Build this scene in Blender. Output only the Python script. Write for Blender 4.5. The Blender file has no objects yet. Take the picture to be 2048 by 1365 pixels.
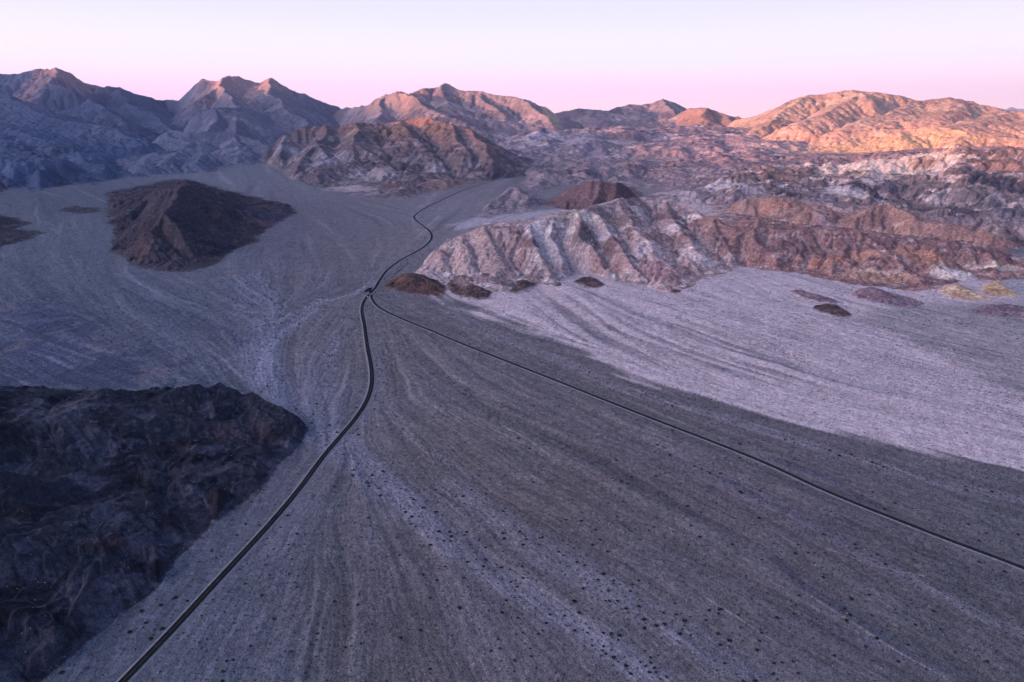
import bpy, math, random, time
import numpy as np
T0 = time.time()
f32 = np.float32
rad = math.radians
C = bpy.context.scene.collection
SC = bpy.context.scene

# ------------------------------------------------------------------ camera, light, sky
FPX, CXP, CYP, HOR, H = 1384.0, 1024.0, 682.5, 235.0, 400.0      # survey frame (2048 x 1365), horizon row, camera height
PITCH = math.atan((CYP - HOR) / FPX)
cam_d = bpy.data.cameras.new('camera')
cam = bpy.data.objects.new('camera', cam_d); C.objects.link(cam)
cam.location = (0, 0, H); cam.rotation_euler = (math.pi / 2 - PITCH, 0, 0)
cam_d.sensor_width = 36.0; cam_d.lens = 36.0 * FPX / 2048.0
cam_d.clip_start = 1.0; cam_d.clip_end = 200000.0
SC.camera = cam
SC.view_settings.view_transform = 'Standard'; SC.view_settings.look = 'None'
SC.view_settings.exposure = 1.5; SC.view_settings.gamma = 1.0
SUN_AZ, SUN_EL = rad(-50), rad(3.2)      # low sun behind the camera, to the left
Sx, Sy = math.sin(SUN_AZ), -math.cos(SUN_AZ)                       # horizontal direction towards the sun
sun_d = bpy.data.lights.new('sun', 'SUN'); sun = bpy.data.objects.new('sun', sun_d); C.objects.link(sun)
sun_d.energy = 5.0; sun_d.angle = rad(1.2); sun_d.color = (1.0, 0.41, 0.18)
from mathutils import Vector
sv = Vector((Sx * math.cos(SUN_EL), Sy * math.cos(SUN_EL), math.sin(SUN_EL)))
sun.rotation_euler = (-sv).to_track_quat('-Z', 'Y').to_euler()

world = bpy.data.worlds.new('World'); SC.world = world; world.use_nodes = True
nt = world.node_tree; nt.nodes.clear()
def N(t, **k):
    n = nt.nodes.new(t)
    for a, b in k.items(): setattr(n, a, b)
    return n
L = lambda a, b: nt.links.new(a, b)
tc = N('ShaderNodeTexCoord'); sep = N('ShaderNodeSeparateXYZ'); L(tc.outputs['Generated'], sep.inputs[0])
ramp = N('ShaderNodeValToRGB'); L(sep.outputs['Z'], ramp.inputs[0])
cr = ramp.color_ramp; cr.interpolation = 'EASE'
stops = [(0.0, (.52, .345, .37)), (.030, (.50, .338, .405)), (.075, (.395, .362, .45)), (.15, (.322, .316, .435)),
         (.35, (.078, .122, .225)), (1.0, (.024, .060, .145))]
while len(cr.elements) < len(stops): cr.elements.new(.5)
for e, (p, c) in zip(cr.elements, stops): e.position = p; e.color = (*c, 1)
# afterglow round the sun's azimuth, low in the sky
dotn = N('ShaderNodeVectorMath', operation='DOT_PRODUCT'); L(tc.outputs['Generated'], dotn.inputs[0])
gv = Vector((math.sin(rad(-80)), -math.cos(rad(-80)), 0.30)).normalized(); dotn.inputs[1].default_value = gv
mr = N('ShaderNodeMapRange'); mr.inputs['From Min'].default_value = .15; mr.inputs['From Max'].default_value = 1.0
L(dotn.outputs['Value'], mr.inputs['Value'])
pw = N('ShaderNodeMath', operation='POWER'); pw.inputs[1].default_value = 6.0; L(mr.outputs[0], pw.inputs[0])
add = N('ShaderNodeMix', data_type='RGBA', blend_type='ADD'); L(pw.outputs[0], add.inputs['Factor'])
L(ramp.outputs[0], add.inputs[6]); add.inputs[7].default_value = (2.5, 2.0, 2.05, 1)
wx = N('ShaderNodeMapRange'); wx.inputs['From Min'].default_value = .25; wx.inputs['From Max'].default_value = .7; L(sep.outputs['X'], wx.inputs['Value'])
warm = N('ShaderNodeMix', data_type='RGBA', blend_type='MULTIPLY'); L(wx.outputs[0], warm.inputs['Factor']); L(add.outputs[2], warm.inputs[6]); warm.inputs[7].default_value = (1.02, .99, .90, 1)
bg = N('ShaderNodeBackground'); L(warm.outputs[2], bg.inputs[0]); bg.inputs[1].default_value = 1.0
wo = N('ShaderNodeOutputWorld'); L(bg.outputs[0], wo.inputs[0])

# ------------------------------------------------------------------ geometry of the survey
ct, st = math.cos(PITCH), math.sin(PITCH)
def ray(px, py):
    u, v = (px - CXP) / FPX, (CYP - py) / FPX
    return u, ct + v * st, -st + v * ct          # x, y, z direction
def at_Y(px, py, Y):
    dx, dy, dz = ray(px, py); t = Y / dy
    return dx * t, Y, H + dz * t
def at_z(px, py, z):
    dx, dy, dz = ray(px, py); t = (z - H) / dz
    return dx * t, dy * t, z
SL = 0.03
def zbase(x, y):
    s = (y - 1500) / 300.0
    z = SL * 300.0 * np.where(s > 30, s, np.log1p(np.exp(np.minimum(s, 30))))
    return 300.0 * np.tanh(z / 300.0)
def at_base(px, py):
    z = 0.0
    for _ in range(60):
        x, y, _z = at_z(px, py, z)
        zn = float(zbase(x, min(max(y, 0), 40000))); z = z * .5 + zn * .5
    return x, y, z
def col_Y(px, Y):                                # ground point in image column px at forward distance Y
    z = float(zbase(0, Y)); depth = Y * ct + (H - z) * st
    return (px - CXP) / FPX * depth, Y

# ------------------------------------------------------------------ noise
def hsh(ix, iy, seed):
    h = (ix.astype(np.uint32) * np.uint32(374761393) + iy.astype(np.uint32) * np.uint32(668265263) + np.uint32((seed * 2246822519) & 0xffffffff))
    h = (h ^ (h >> np.uint32(13))) * np.uint32(1274126177)
    h = (h ^ (h >> np.uint32(15))) * np.uint32(2246822519)
    return (h ^ (h >> np.uint32(16)))
def h01(ix, iy, seed): return (hsh(ix, iy, seed) & np.uint32(0xffffff)).astype(f32) / f32(16777216)
def vnoise(x, y, seed):
    fx, fy = np.floor(x), np.floor(y); ix, iy = fx.astype(np.int32), fy.astype(np.int32)
    u, v = (x - fx).astype(f32), (y - fy).astype(f32)
    def g(ox, oy):
        a = h01(ix + ox, iy + oy, seed) * f32(6.2831853)
        return np.cos(a) * (u - ox) + np.sin(a) * (v - oy)
    su, sv_ = u * u * u * (u * (u * 6 - 15) + 10), v * v * v * (v * (v * 6 - 15) + 10)
    a = g(0, 0); b = g(1, 0); c = g(0, 1); d = g(1, 1)
    return ((a + (b - a) * su) * (1 - sv_) + (c + (d - c) * su) * sv_) * f32(1.5)
def fbm(x, y, lam, octs, seed, gain=.5):
    s = 0; a = 1.0; t = 0
    for o in range(octs):
        s = s + f32(a) * vnoise(x / f32(lam) + 17.3 * o, y / f32(lam) - 9.1 * o, seed + o * 7); t += a; a *= gain; lam *= .5
    return s / f32(t) * f32(1.4)
def sstep(x, a, b):
    t = np.clip((x - a) / (b - a), 0, 1); return t * t * (3 - 2 * t)

# ------------------------------------------------------------------ the grid the land is surveyed on
DC = 0.0017                                      # cell size as a share of the distance
nh = int(1.0 / DC); ad = np.arange(-nh, nh + 1) * DC
out_a = ad[-1] + 0.006 * (1.13 ** np.arange(1, 24) - 1) * 4
A = np.concatenate([-out_a[::-1], ad, out_a]).astype(np.float64); C0, C1 = len(out_a), len(out_a) + len(ad)
pre = np.exp(np.arange(math.log(120), math.log(380), .012)); core = np.exp(np.arange(math.log(382), math.log(12800), DC))
post = core[-1] * 1.03 ** np.arange(1, 50); post = post[post < 38000]
YY = np.concatenate([pre, core, post]); R0_, R1_ = len(pre), len(pre) + len(core)
NR, NC = len(YY), len(A)
Yg, Ag = np.meshgrid(YY, A, indexing='ij')
X = (Ag * Yg).astype(f32); Y = Yg.astype(f32)
ZB = zbase(X, Y).astype(f32)
print('grid', NR, NC, NR * NC)
def pol(lam, octs, seed):  # isotropic noise whose grain grows with distance
    return fbm(Ag.astype(f32) * 1000, (np.log(Yg) * 1000).astype(f32), lam, octs, seed)
def grad(h):
    hy = np.gradient(h, YY, axis=0); ha = np.gradient(h, A, axis=1)
    gx = ha / Yg; gy = hy - Ag / Yg * ha
    return gx.astype(f32), gy.astype(f32)

# ------------------------------------------------------------------ landforms: ridges and feet
def P(p):
    px, py, v = p
    return at_Y(px, py, v) if v > 1400 else at_z(px, py, v)
def FP(p):                                       # a foot point: (px, py) seen on the ground or (px, None, Y)
    if len(p) == 2: x, y, z = at_base(*p); return x, y
    return col_Y(p[0], p[2])
FE = []
def feature(name, label, foot, ridges, lam, amp, pal, warp=.012, pw=1.0, rough=1.0, gly=1.0, soft=.15, own=True, rel=0, rlam=500, lim=.75):
    FE.append(dict(name=name, label=label, foot=[FP(p) for p in foot], ridges=[[P(q) for q in r] for r in ridges],
                   lam=lam, amp=amp, pal=pal, warp=warp, pw=pw, rough=rough, gly=gly, soft=soft, own=own, rel=rel * .5, rlam=rlam * 1.5, lim=lim))

# --- far ranges on the skyline
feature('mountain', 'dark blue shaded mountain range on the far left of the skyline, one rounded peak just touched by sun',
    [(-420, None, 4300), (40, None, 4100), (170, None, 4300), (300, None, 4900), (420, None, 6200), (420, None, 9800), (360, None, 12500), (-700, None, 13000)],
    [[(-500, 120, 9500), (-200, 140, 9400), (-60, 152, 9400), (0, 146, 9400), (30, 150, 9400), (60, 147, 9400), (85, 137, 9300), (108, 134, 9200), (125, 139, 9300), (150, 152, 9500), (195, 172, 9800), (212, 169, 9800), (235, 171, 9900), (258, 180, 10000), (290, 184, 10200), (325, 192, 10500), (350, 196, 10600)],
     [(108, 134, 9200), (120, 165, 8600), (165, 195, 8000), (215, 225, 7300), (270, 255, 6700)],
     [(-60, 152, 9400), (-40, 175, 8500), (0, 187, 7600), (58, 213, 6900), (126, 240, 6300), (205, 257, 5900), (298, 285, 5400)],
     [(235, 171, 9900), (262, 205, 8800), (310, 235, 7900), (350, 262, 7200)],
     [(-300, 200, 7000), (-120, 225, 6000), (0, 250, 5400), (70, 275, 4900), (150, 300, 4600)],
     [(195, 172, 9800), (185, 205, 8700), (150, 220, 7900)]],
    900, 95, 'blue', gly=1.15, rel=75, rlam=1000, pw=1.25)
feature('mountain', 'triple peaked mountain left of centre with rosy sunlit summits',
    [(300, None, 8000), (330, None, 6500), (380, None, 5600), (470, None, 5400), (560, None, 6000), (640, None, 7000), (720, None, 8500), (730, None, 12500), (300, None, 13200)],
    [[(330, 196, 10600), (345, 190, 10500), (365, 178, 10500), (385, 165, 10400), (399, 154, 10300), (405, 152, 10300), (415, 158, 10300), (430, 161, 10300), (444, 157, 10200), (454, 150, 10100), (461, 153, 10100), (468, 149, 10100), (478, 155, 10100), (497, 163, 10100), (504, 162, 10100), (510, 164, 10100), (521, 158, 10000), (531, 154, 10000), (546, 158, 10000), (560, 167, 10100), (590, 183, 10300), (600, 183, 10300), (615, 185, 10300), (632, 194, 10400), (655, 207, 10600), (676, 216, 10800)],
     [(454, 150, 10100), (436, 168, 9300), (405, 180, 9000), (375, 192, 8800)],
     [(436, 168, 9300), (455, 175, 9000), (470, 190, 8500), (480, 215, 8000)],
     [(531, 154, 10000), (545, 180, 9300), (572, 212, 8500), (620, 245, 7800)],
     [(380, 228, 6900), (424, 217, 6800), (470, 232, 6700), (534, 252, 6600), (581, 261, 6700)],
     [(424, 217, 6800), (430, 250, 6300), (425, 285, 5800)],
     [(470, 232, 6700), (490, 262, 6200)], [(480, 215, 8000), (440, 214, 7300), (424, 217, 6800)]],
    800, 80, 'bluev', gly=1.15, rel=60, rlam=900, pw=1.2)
feature('mountain', 'broad central mountain with a patchwork of orange sunlight on its shoulders',
    [(640, None, 9500), (660, None, 7600), (760, None, 6500), (900, None, 6300), (1060, None, 6800), (1160, None, 8000), (1190, None, 11500), (660, None, 12500)],
    [[(676, 217, 10400), (690, 212, 10300), (720, 212, 10000), (745, 203, 9500), (770, 190, 9100), (785, 183, 8900), (797, 180, 8800), (812, 185, 9000), (830, 183, 9300), (850, 178, 9500), (868, 178, 9600), (882, 171, 9700), (892, 167, 9700), (904, 169, 9700), (920, 178, 9600), (940, 183, 9500), (962, 182, 9400), (985, 189, 9300), (1008, 190, 9200), (1035, 194, 9100), (1060, 204, 9000), (1085, 213, 9000), (1105, 226, 9000), (1130, 236, 9100), (1165, 245, 9200)],
     [(797, 180, 8800), (820, 193, 8500), (842, 210, 8200), (880, 226, 7900), (930, 246, 7500), (965, 265, 7200)],
     [(892, 167, 9700), (888, 190, 9200), (905, 215, 8700)], [(962, 182, 9400), (985, 215, 8700), (1000, 240, 8200)],
     [(1035, 194, 9100), (1060, 218, 8600), (1085, 232, 8300), (1100, 244, 8100)], [(770, 190, 9100), (755, 215, 8500), (745, 236, 7900)]],
    700, 75, 'violet', rel=60, rlam=800, pw=1.1)
feature('mountain', 'pointed grey violet peak between the central mountain and the small red hill',
    [(1080, None, 9800), (1150, None, 8600), (1300, None, 8200), (1420, None, 9000), (1440, None, 13000), (1090, None, 13000)],
    [[(1100, 228, 10700), (1115, 224, 10600), (1140, 218, 10500), (1156, 216, 10500), (1177, 218, 10500), (1200, 220, 10600), (1221, 223, 10800), (1240, 216, 11000), (1259, 209, 11200), (1285, 209, 11300), (1300, 203, 11300), (1317, 197, 11300), (1334, 203, 11200), (1350, 205, 11200), (1364, 211, 11200), (1400, 222, 11300)],
     [(1317, 197, 11300), (1330, 222, 10500), (1350, 240, 9800)], [(1177, 218, 10500), (1190, 235, 9800), (1230, 247, 9200)], [(1259, 209, 11200), (1275, 235, 10200)]],
    700, 60, 'violet', rel=50, rlam=700)
feature('hill', 'small red hill glowing in the last sun beside the right hand massif',
    [(1320, None, 9000), (1360, None, 8300), (1480, None, 8200), (1540, None, 9000), (1540, None, 11500), (1340, None, 11500)],
    [[(1350, 222, 10000), (1364, 213, 9900), (1377, 210, 9800), (1411, 215, 9700), (1428, 220, 9700), (1452, 228, 9600), (1480, 233, 9600), (1510, 238, 9600)],
     [(1411, 215, 9700), (1405, 232, 9200)], [(1452, 228, 9600), (1460, 246, 9100)], [(1480, 233, 9600), (1500, 250, 9100)]],
    350, 35, 'red')
feature('mountain', 'big rounded massif on the right, wholly lit pink and orange by the low sun',
    [(1400, None, 6900), (1480, None, 5900), (1600, None, 5300), (1760, None, 5000), (1950, None, 4900), (2200, None, 4600), (2500, None, 5500), (2700, None, 11000), (1450, None, 11500)],
    [[(1470, 238, 8900), (1503, 234, 8700), (1527, 225, 8500), (1541, 219, 8400), (1575, 199, 8200), (1609, 192, 8100), (1643, 190, 8100), (1671, 185, 8000), (1705, 182, 8000), (1735, 183, 8000), (1766, 188, 8000), (1793, 192, 8000), (1824, 201, 8000), (1844, 203, 8000), (1875, 200, 7900), (1902, 195, 7800), (1930, 201, 7800), (1950, 209, 7800), (1977, 216, 7700), (1998, 224, 7500), (2018, 223, 7300), (2060, 223, 7000), (2150, 215, 6900), (2400, 205, 6800)],
     [(1609, 192, 8100), (1580, 215, 7600), (1545, 240, 7100), (1500, 266, 6500)],
     [(1705, 182, 8000), (1700, 205, 7400), (1650, 225, 6900), (1590, 252, 6300)],
     [(1705, 182, 8000), (1735, 200, 7400)],
     [(1824, 201, 8000), (1785, 225, 7200), (1730, 242, 6600), (1680, 262, 6100)],
     [(1902, 195, 7800), (1900, 222, 7000), (1870, 240, 6500)], [(1998, 224, 7500), (1960, 245, 6500)],
     [(2060, 223, 7000), (2050, 243, 6300), (1990, 250, 6000)],
     [(1633, 293, 5700), (1680, 278, 5700), (1735, 262, 5800), (1810, 259, 5700), (1862, 253, 5600), (1930, 266, 5400), (2048, 278, 5200), (2200, 275, 5100)],
     [(1810, 259, 5700), (1790, 280, 5300)], [(1930, 266, 5400), (1900, 284, 5100)], [(2018, 223, 7300), (1975, 235, 6500), (1940, 250, 6000), (1862, 253, 5600)]],
    520, 60, 'gold', gly=1.1, rel=60, rlam=800)
# --- middle distance
feature('hill', 'olive brown rolling hills below the blue range on the left',
    [(150, None, 3700), (250, 352), (330, 350), (430, 345), (450, None, 4700), (420, None, 5500), (200, None, 5500)],
    [[(240, 322, 4500), (280, 312, 4700), (318, 304, 4800), (360, 300, 4900), (410, 305, 4900), (435, 320, 4700)], [(318, 304, 4800), (300, 325, 4300)], [(410, 305, 4900), (400, 325, 4400)], [(360, 300, 4900), (355, 322, 4400)]],
    260, 22, 'bluev', rel=25, rlam=350)
feature('hill', 'layered brown hill in the centre with white slopes and an orange sunlit crest',
    [(505, None, 5200), (520, 318), (545, 340), (600, 366), (680, 390), (750, 398), (828, 402), (860, 392), (925, 374), (1000, 358), (1070, 352), (1120, None, 5400), (950, None, 6600), (560, None, 6600)],
    [[(515, 292, 5000), (545, 276, 5100), (578, 264, 5150), (616, 254, 5200), (664, 249, 5200), (690, 253, 5200), (718, 248, 5100), (755, 250, 5150), (794, 241, 5200), (820, 240, 5200), (848, 234, 5200), (868, 243, 5100), (889, 248, 5000), (924, 254, 4900), (958, 276, 4700), (1009, 300, 4600), (1050, 320, 4700), (1090, 330, 4900)],
     [(718, 248, 5100), (706, 290, 4500), (700, 325, 4150), (720, 365, 3800)], [(794, 241, 5200), (815, 275, 4800), (850, 305, 4350), (870, 345, 3950), (880, 372, 3700)],
     [(664, 249, 5200), (635, 285, 4700), (600, 315, 4350), (590, 345, 4000)], [(889, 248, 5000), (905, 285, 4500), (945, 320, 4150)], [(924, 254, 4900), (965, 290, 4400), (985, 325, 4000)],
     [(706, 290, 4500), (760, 320, 4200), (795, 355, 3850), (800, 382, 3600)], [(635, 285, 4700), (660, 330, 4100), (670, 365, 3750)], [(578, 264, 5150), (555, 300, 4700)]],
    210, 30, 'layer', pw=1.35, gly=1.6, rel=80, rlam=360)
feature('hill', 'low violet hills with white caps right of the layered brown hill',
    [(960, None, 5000), (1040, 345), (1150, 345), (1260, 330), (1420, 330), (1560, 330), (1640, None, 5200), (1640, None, 7600), (1400, None, 8800), (1000, None, 8000)],
    [[(1000, 300, 6200), (1026, 280, 6300), (1055, 262, 6500), (1081, 250, 6600), (1112, 264, 6400), (1156, 280, 6000), (1190, 290, 5700)], [(1081, 250, 6600), (1070, 285, 5900)], [(1112, 264, 6400), (1120, 290, 5800), (1110, 315, 5200)],
     [(1180, 276, 6700), (1215, 268, 6900), (1245, 259, 7000), (1283, 268, 6800), (1330, 276, 6700), (1380, 262, 7200), (1430, 258, 7400), (1500, 270, 6900)], [(1245, 259, 7000), (1255, 290, 6000), (1240, 312, 5300)],
     [(1380, 262, 7200), (1360, 290, 6100), (1330, 310, 5400)], [(1430, 258, 7400), (1450, 290, 6000), (1470, 312, 5300)], [(1500, 270, 6900), (1560, 295, 5800), (1590, 312, 5300)], [(1330, 276, 6700), (1300, 296, 5900)]],
    300, 50, 'violetw', rel=180, rlam=800, lim=.45)
feature('hill', 'dusky rounded hills between the pass and the right badlands',
    [(1010, 402), (1060, 385), (1120, 372), (1200, 372), (1340, 380), (1460, 380), (1560, 360), (1640, None, 4300), (1700, None, 5200), (1300, None, 5600), (1080, None, 5200)],
    [[(1020, 385, 3900), (1060, 362, 4300), (1110, 348, 4600), (1170, 342, 4700), (1240, 335, 4800), (1320, 325, 4900), (1400, 318, 5000), (1480, 310, 5100), (1560, 312, 5000), (1640, 318, 4800)],
     [(1240, 335, 4800), (1210, 352, 4300)], [(1320, 325, 4900), (1310, 352, 4200), (1280, 372, 3800)], [(1400, 318, 5000), (1410, 345, 4300), (1400, 370, 3800)], [(1480, 310, 5100), (1490, 338, 4300)]],
    190, 36, 'violet', rel=130, rlam=560, lim=.45)
feature('hill', 'long low pale brown spur pointing at the road below the pass',
    [(940, 437), (950, 428), (985, 410), (1010, 385), (1030, 372), (1080, 385), (1100, 410), (1060, 425), (1010, 430), (975, 440)],
    [[(950, 428, 24), (975, 412, 55), (1000, 392, 85), (1022, 372, 110)], [(1022, 372, 110), (1060, 388, 90)]], 90, 7, 'violet')
feature('hill', 'dark red brown hill with a pointed top behind the white badlands',
    [(1090, 410), (1110, 395), (1130, 378), (1200, 362), (1265, 370), (1300, 395), (1270, 420), (1180, 425), (1120, 420)],
    [[(1115, 392, 75), (1150, 372, 120), (1185, 355, 165), (1205, 353, 170), (1235, 358, 160), (1262, 370, 130), (1285, 385, 100)], [(1205, 353, 170), (1195, 385, 110), (1180, 405, 80)], [(1235, 358, 160), (1240, 385, 115)]], 90, 9, 'darkred')
feature('hill', 'high craggy dark ridge with white scars at the right edge',
    [(1430, 400), (1500, 415), (1590, 425), (1640, 445), (1720, 460), (1800, 480), (1900, 490), (2048, 500), (2200, 510), (2500, 520), (2500, None, 4600), (2000, None, 4500), (1700, None, 4400), (1500, None, 4300), (1400, None, 3700)],
    [[(1420, 362, 3500), (1452, 349, 3600), (1500, 345, 3700), (1560, 341, 3750), (1620, 337, 3750), (1684, 340, 3700), (1725, 327, 3600), (1794, 324, 3550), (1845, 313, 3500), (1896, 305, 3450), (1916, 296, 3400), (1940, 308, 3400), (1965, 316, 3400), (1990, 304, 3350), (2015, 299, 3300), (2048, 303, 3300), (2150, 300, 3300), (2400, 320, 3200)],
     [(1916, 296, 3400), (1935, 345, 3000), (1955, 390, 2700), (1990, 430, 2500)], [(2048, 303, 3300), (2030, 350, 2900), (2060, 410, 2550)], [(1845, 313, 3500), (1850, 360, 3050), (1860, 405, 2700), (1840, 440, 2500)],
     [(1725, 327, 3600), (1725, 365, 3150), (1740, 400, 2850)], [(1794, 324, 3550), (1790, 370, 3050)], [(1560, 341, 3750), (1570, 370, 3300), (1560, 395, 3000)], [(1620, 337, 3750), (1640, 375, 3200), (1660, 405, 2850)], [(1500, 345, 3700), (1490, 375, 3250), (1470, 390, 3000)]],
    150, 24, 'crag', rough=2.2, gly=1.8, rel=120, rlam=230, lim=1.0)
feature('hill', 'rumpled grey violet upland that ties the craggy ridge to the hills before it',
    [(1300, 425), (1380, 415), (1480, 425), (1600, 440), (1700, 452), (1800, 470), (1950, 480), (2200, 500), (2500, 520), (2500, None, 5200), (1300, None, 5200), (1240, None, 4200)],
    [[(1380, 400, 88), (1460, 395, 100), (1560, 402, 92), (1660, 416, 80), (1780, 432, 70), (1900, 446, 60), (2100, 460, 52), (2400, 470, 48)], [(1300, 350, 4200), (1420, 335, 4300), (1560, 325, 4500), (1700, 315, 4600), (1850, 300, 4500), (2048, 295, 4300), (2300, 290, 4200)],
     [(1480, 398, 98), (1510, 415, 70)], [(1660, 416, 80), (1690, 432, 55)]],
    120, 12, 'violet', rel=90, rlam=230)
feature('hill', 'row of round orange brown hills below the craggy ridge',
    [(1440, 428), (1470, 412), (1540, 405), (1620, 400), (1760, 400), (1860, 430), (2000, 462), (2100, 490), (2040, 498), (1900, 492), (1800, 478), (1700, 468), (1600, 462), (1500, 440)],
    [[(1466, 405, 85), (1500, 398, 100), (1541, 393, 112), (1582, 395, 108), (1605, 405, 92)], [(1600, 428, 75), (1623, 417, 92), (1650, 430, 78)],
     [(1700, 435, 75), (1730, 420, 98), (1766, 408, 115), (1803, 419, 103), (1834, 440, 80), (1896, 448, 75), (1960, 465, 58), (2020, 480, 45)], [(1766, 408, 115), (1755, 440, 70)], [(1834, 440, 80), (1850, 465, 45)]],
    80, 7, 'orange', rel=32, rlam=110)
feature('hill', 'pale pink and white gullied badlands hill in front of the road junction',
    [(826, 548), (850, 562), (880, 572), (930, 580), (1008, 588), (1050, 578), (1073, 568), (1100, 572), (1124, 570), (1141, 545), (1175, 548), (1233, 562), (1290, 575), (1332, 586), (1375, 578), (1410, 560), (1460, 548), (1520, 500), (1480, 440), (1380, 400), (1260, 395), (1150, 415), (1060, 435), (960, 445), (900, 475), (855, 510)],
    [[(845, 512, 28), (875, 495, 62), (920, 470, 92), (965, 450, 118), (1000, 456, 112), (1026, 451, 118), (1055, 448, 122), (1077, 442, 128), (1111, 432, 138), (1156, 424, 146), (1185, 414, 152), (1231, 400, 160), (1276, 394, 160), (1330, 400, 150), (1390, 420, 128), (1440, 445, 100), (1480, 470, 75)],
     [(965, 450, 118), (985, 490, 78), (1008, 530, 42), (1030, 560, 16)], [(875, 495, 62), (885, 520, 42), (900, 552, 16)], [(920, 470, 92), (935, 505, 60), (955, 545, 24)],
     [(1055, 448, 122), (1070, 485, 88), (1085, 520, 56), (1100, 555, 22)],
     [(1156, 424, 146), (1165, 465, 112), (1180, 480, 96), (1200, 515, 62), (1230, 545, 25)],
     [(1111, 432, 138), (1100, 470, 98), (1130, 520, 52)],
     [(1231, 400, 160), (1265, 440, 122), (1290, 480, 86), (1320, 520, 50), (1340, 560, 20)],
     [(1185, 414, 152), (1215, 455, 112), (1250, 500, 72), (1270, 535, 40)],
     [(1330, 400, 150), (1355, 445, 105), (1390, 500, 60), (1420, 535, 25)], [(1390, 420, 128), (1430, 470, 82), (1470, 510, 40)]],
    62, 12, 'white', rough=1.9, gly=1.35, rel=20, rlam=150, lim=1.0)
feature('hill', 'long red brown badlands ridge running to the right edge',
    [(1350, 520), (1400, 535), (1469, 530), (1520, 540), (1602, 548), (1684, 567), (1760, 575), (1830, 585), (1880, 580), (1935, 560), (1990, 562), (2040, 560), (2090, 555), (2060, 520), (1990, 490), (1900, 480), (1780, 465), (1660, 450), (1540, 425), (1440, 400), (1380, 410), (1340, 460)],
    [[(1360, 440, 105), (1418, 430, 126), (1470, 450, 106), (1514, 434, 124), (1545, 455, 98), (1575, 468, 84), (1600, 456, 96), (1640, 478, 76), (1665, 461, 92), (1711, 460, 92), (1759, 488, 62), (1800, 481, 68), (1830, 500, 50), (1855, 490, 62), (1896, 488, 62), (1925, 502, 48), (1947, 492, 56), (1998, 518, 34), (2040, 538, 16)],
     [(1514, 434, 124), (1510, 470, 86), (1545, 505, 48), (1570, 530, 22)], [(1514, 434, 124), (1470, 475, 80), (1440, 510, 42)], [(1575, 468, 84), (1610, 500, 52), (1650, 535, 20)], [(1600, 456, 96), (1650, 488, 62), (1700, 525, 32), (1730, 552, 12)],
     [(1711, 460, 92), (1745, 500, 52), (1790, 545, 20), (1810, 572, 6)], [(1665, 461, 92), (1660, 500, 50), (1680, 540, 20)], [(1800, 481, 68), (1820, 520, 38), (1850, 560, 12)], [(1855, 490, 62), (1900, 522, 34), (1940, 550, 12)], [(1418, 430, 126), (1445, 465, 88), (1465, 500, 50), (1480, 520, 28)], [(1947, 492, 56), (1975, 520, 32), (2010, 548, 10)]],
    60, 10, 'rust', rough=1.7, gly=1.8, rel=44, rlam=95, lim=1.0)
feature('hill', 'dark chocolate hill standing alone on the left plain',
    [(212, 394), (205, 428), (219, 466), (219, 503), (260, 534), (300, 543), (342, 546), (383, 545), (431, 531), (472, 500), (513, 486), (527, 462), (560, 447), (602, 425), (581, 411), (530, 396), (479, 384), (420, 366), (366, 356), (310, 362), (280, 370), (205, 387)],
    [[(372, 358, 150), (360, 374, 172), (342, 402, 150), (321, 425, 128), (304, 465, 84), (284, 495, 46), (266, 518, 18)],
     [(342, 402, 150), (300, 420, 108), (262, 440, 60), (238, 468, 20)], [(304, 465, 84), (262, 482, 38), (236, 498, 12)], [(321, 425, 128), (352, 458, 94), (372, 490, 56), (402, 522, 14)], [(410, 392, 128), (440, 430, 84), (490, 455, 38)],
     [(360, 374, 172), (410, 392, 128), (440, 408, 100), (479, 420, 70), (540, 430, 32), (575, 424, 14)], [(321, 425, 128), (380, 450, 80), (430, 480, 42), (450, 500, 20)], [(304, 465, 84), (350, 495, 45), (385, 525, 16)],
     [(360, 374, 172), (315, 380, 128), (270, 388, 70), (235, 398, 30)], [(342, 402, 150), (400, 425, 88), (460, 455, 38)], [(321, 425, 128), (270, 445, 50), (240, 460, 18)]],
    85, 9, 'choc', gly=2.2, rough=1.2, rel=36, rlam=100, lim=.8)
feature('hill', 'dark low hill cut by the left edge beyond the plain',
    [(-200, 440), (-100, 425), (0, 428), (40, 436), (75, 450), (92, 466), (60, 482), (20, 490), (10, 520), (-40, 545), (-200, 560)],
    [[(-150, 430, 70), (-60, 425, 80), (0, 434, 58), (40, 447, 36), (75, 460, 14)], [(-60, 425, 80), (-50, 470, 40), (-20, 505, 16)]], 80, 7, 'choc')
feature('hill', 'very low dark knolls left of the lone chocolate hill',
    [(110, 412), (125, 405), (165, 404), (205, 402), (210, 424), (180, 428), (150, 428), (118, 424)], [[(130, 412, 38), (165, 408, 44), (200, 410, 42)]], 50, 4, 'choc')
feature('hill', 'small olive mound at the foot of the left range',
    [(90, 366), (110, 355), (150, 352), (140, 372), (105, 374)], [[(105, 360, 98), (135, 356, 106)]], 80, 4, 'choc')
feature('hill', 'smooth dark apron of slope cut by the left edge',
    [(-200, 345), (0, 350), (50, 362), (40, 375), (0, 385), (-200, 400)], [[(-150, 350, 130), (0, 358, 105), (30, 364, 85)]], 80, 5, 'choc')
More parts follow.
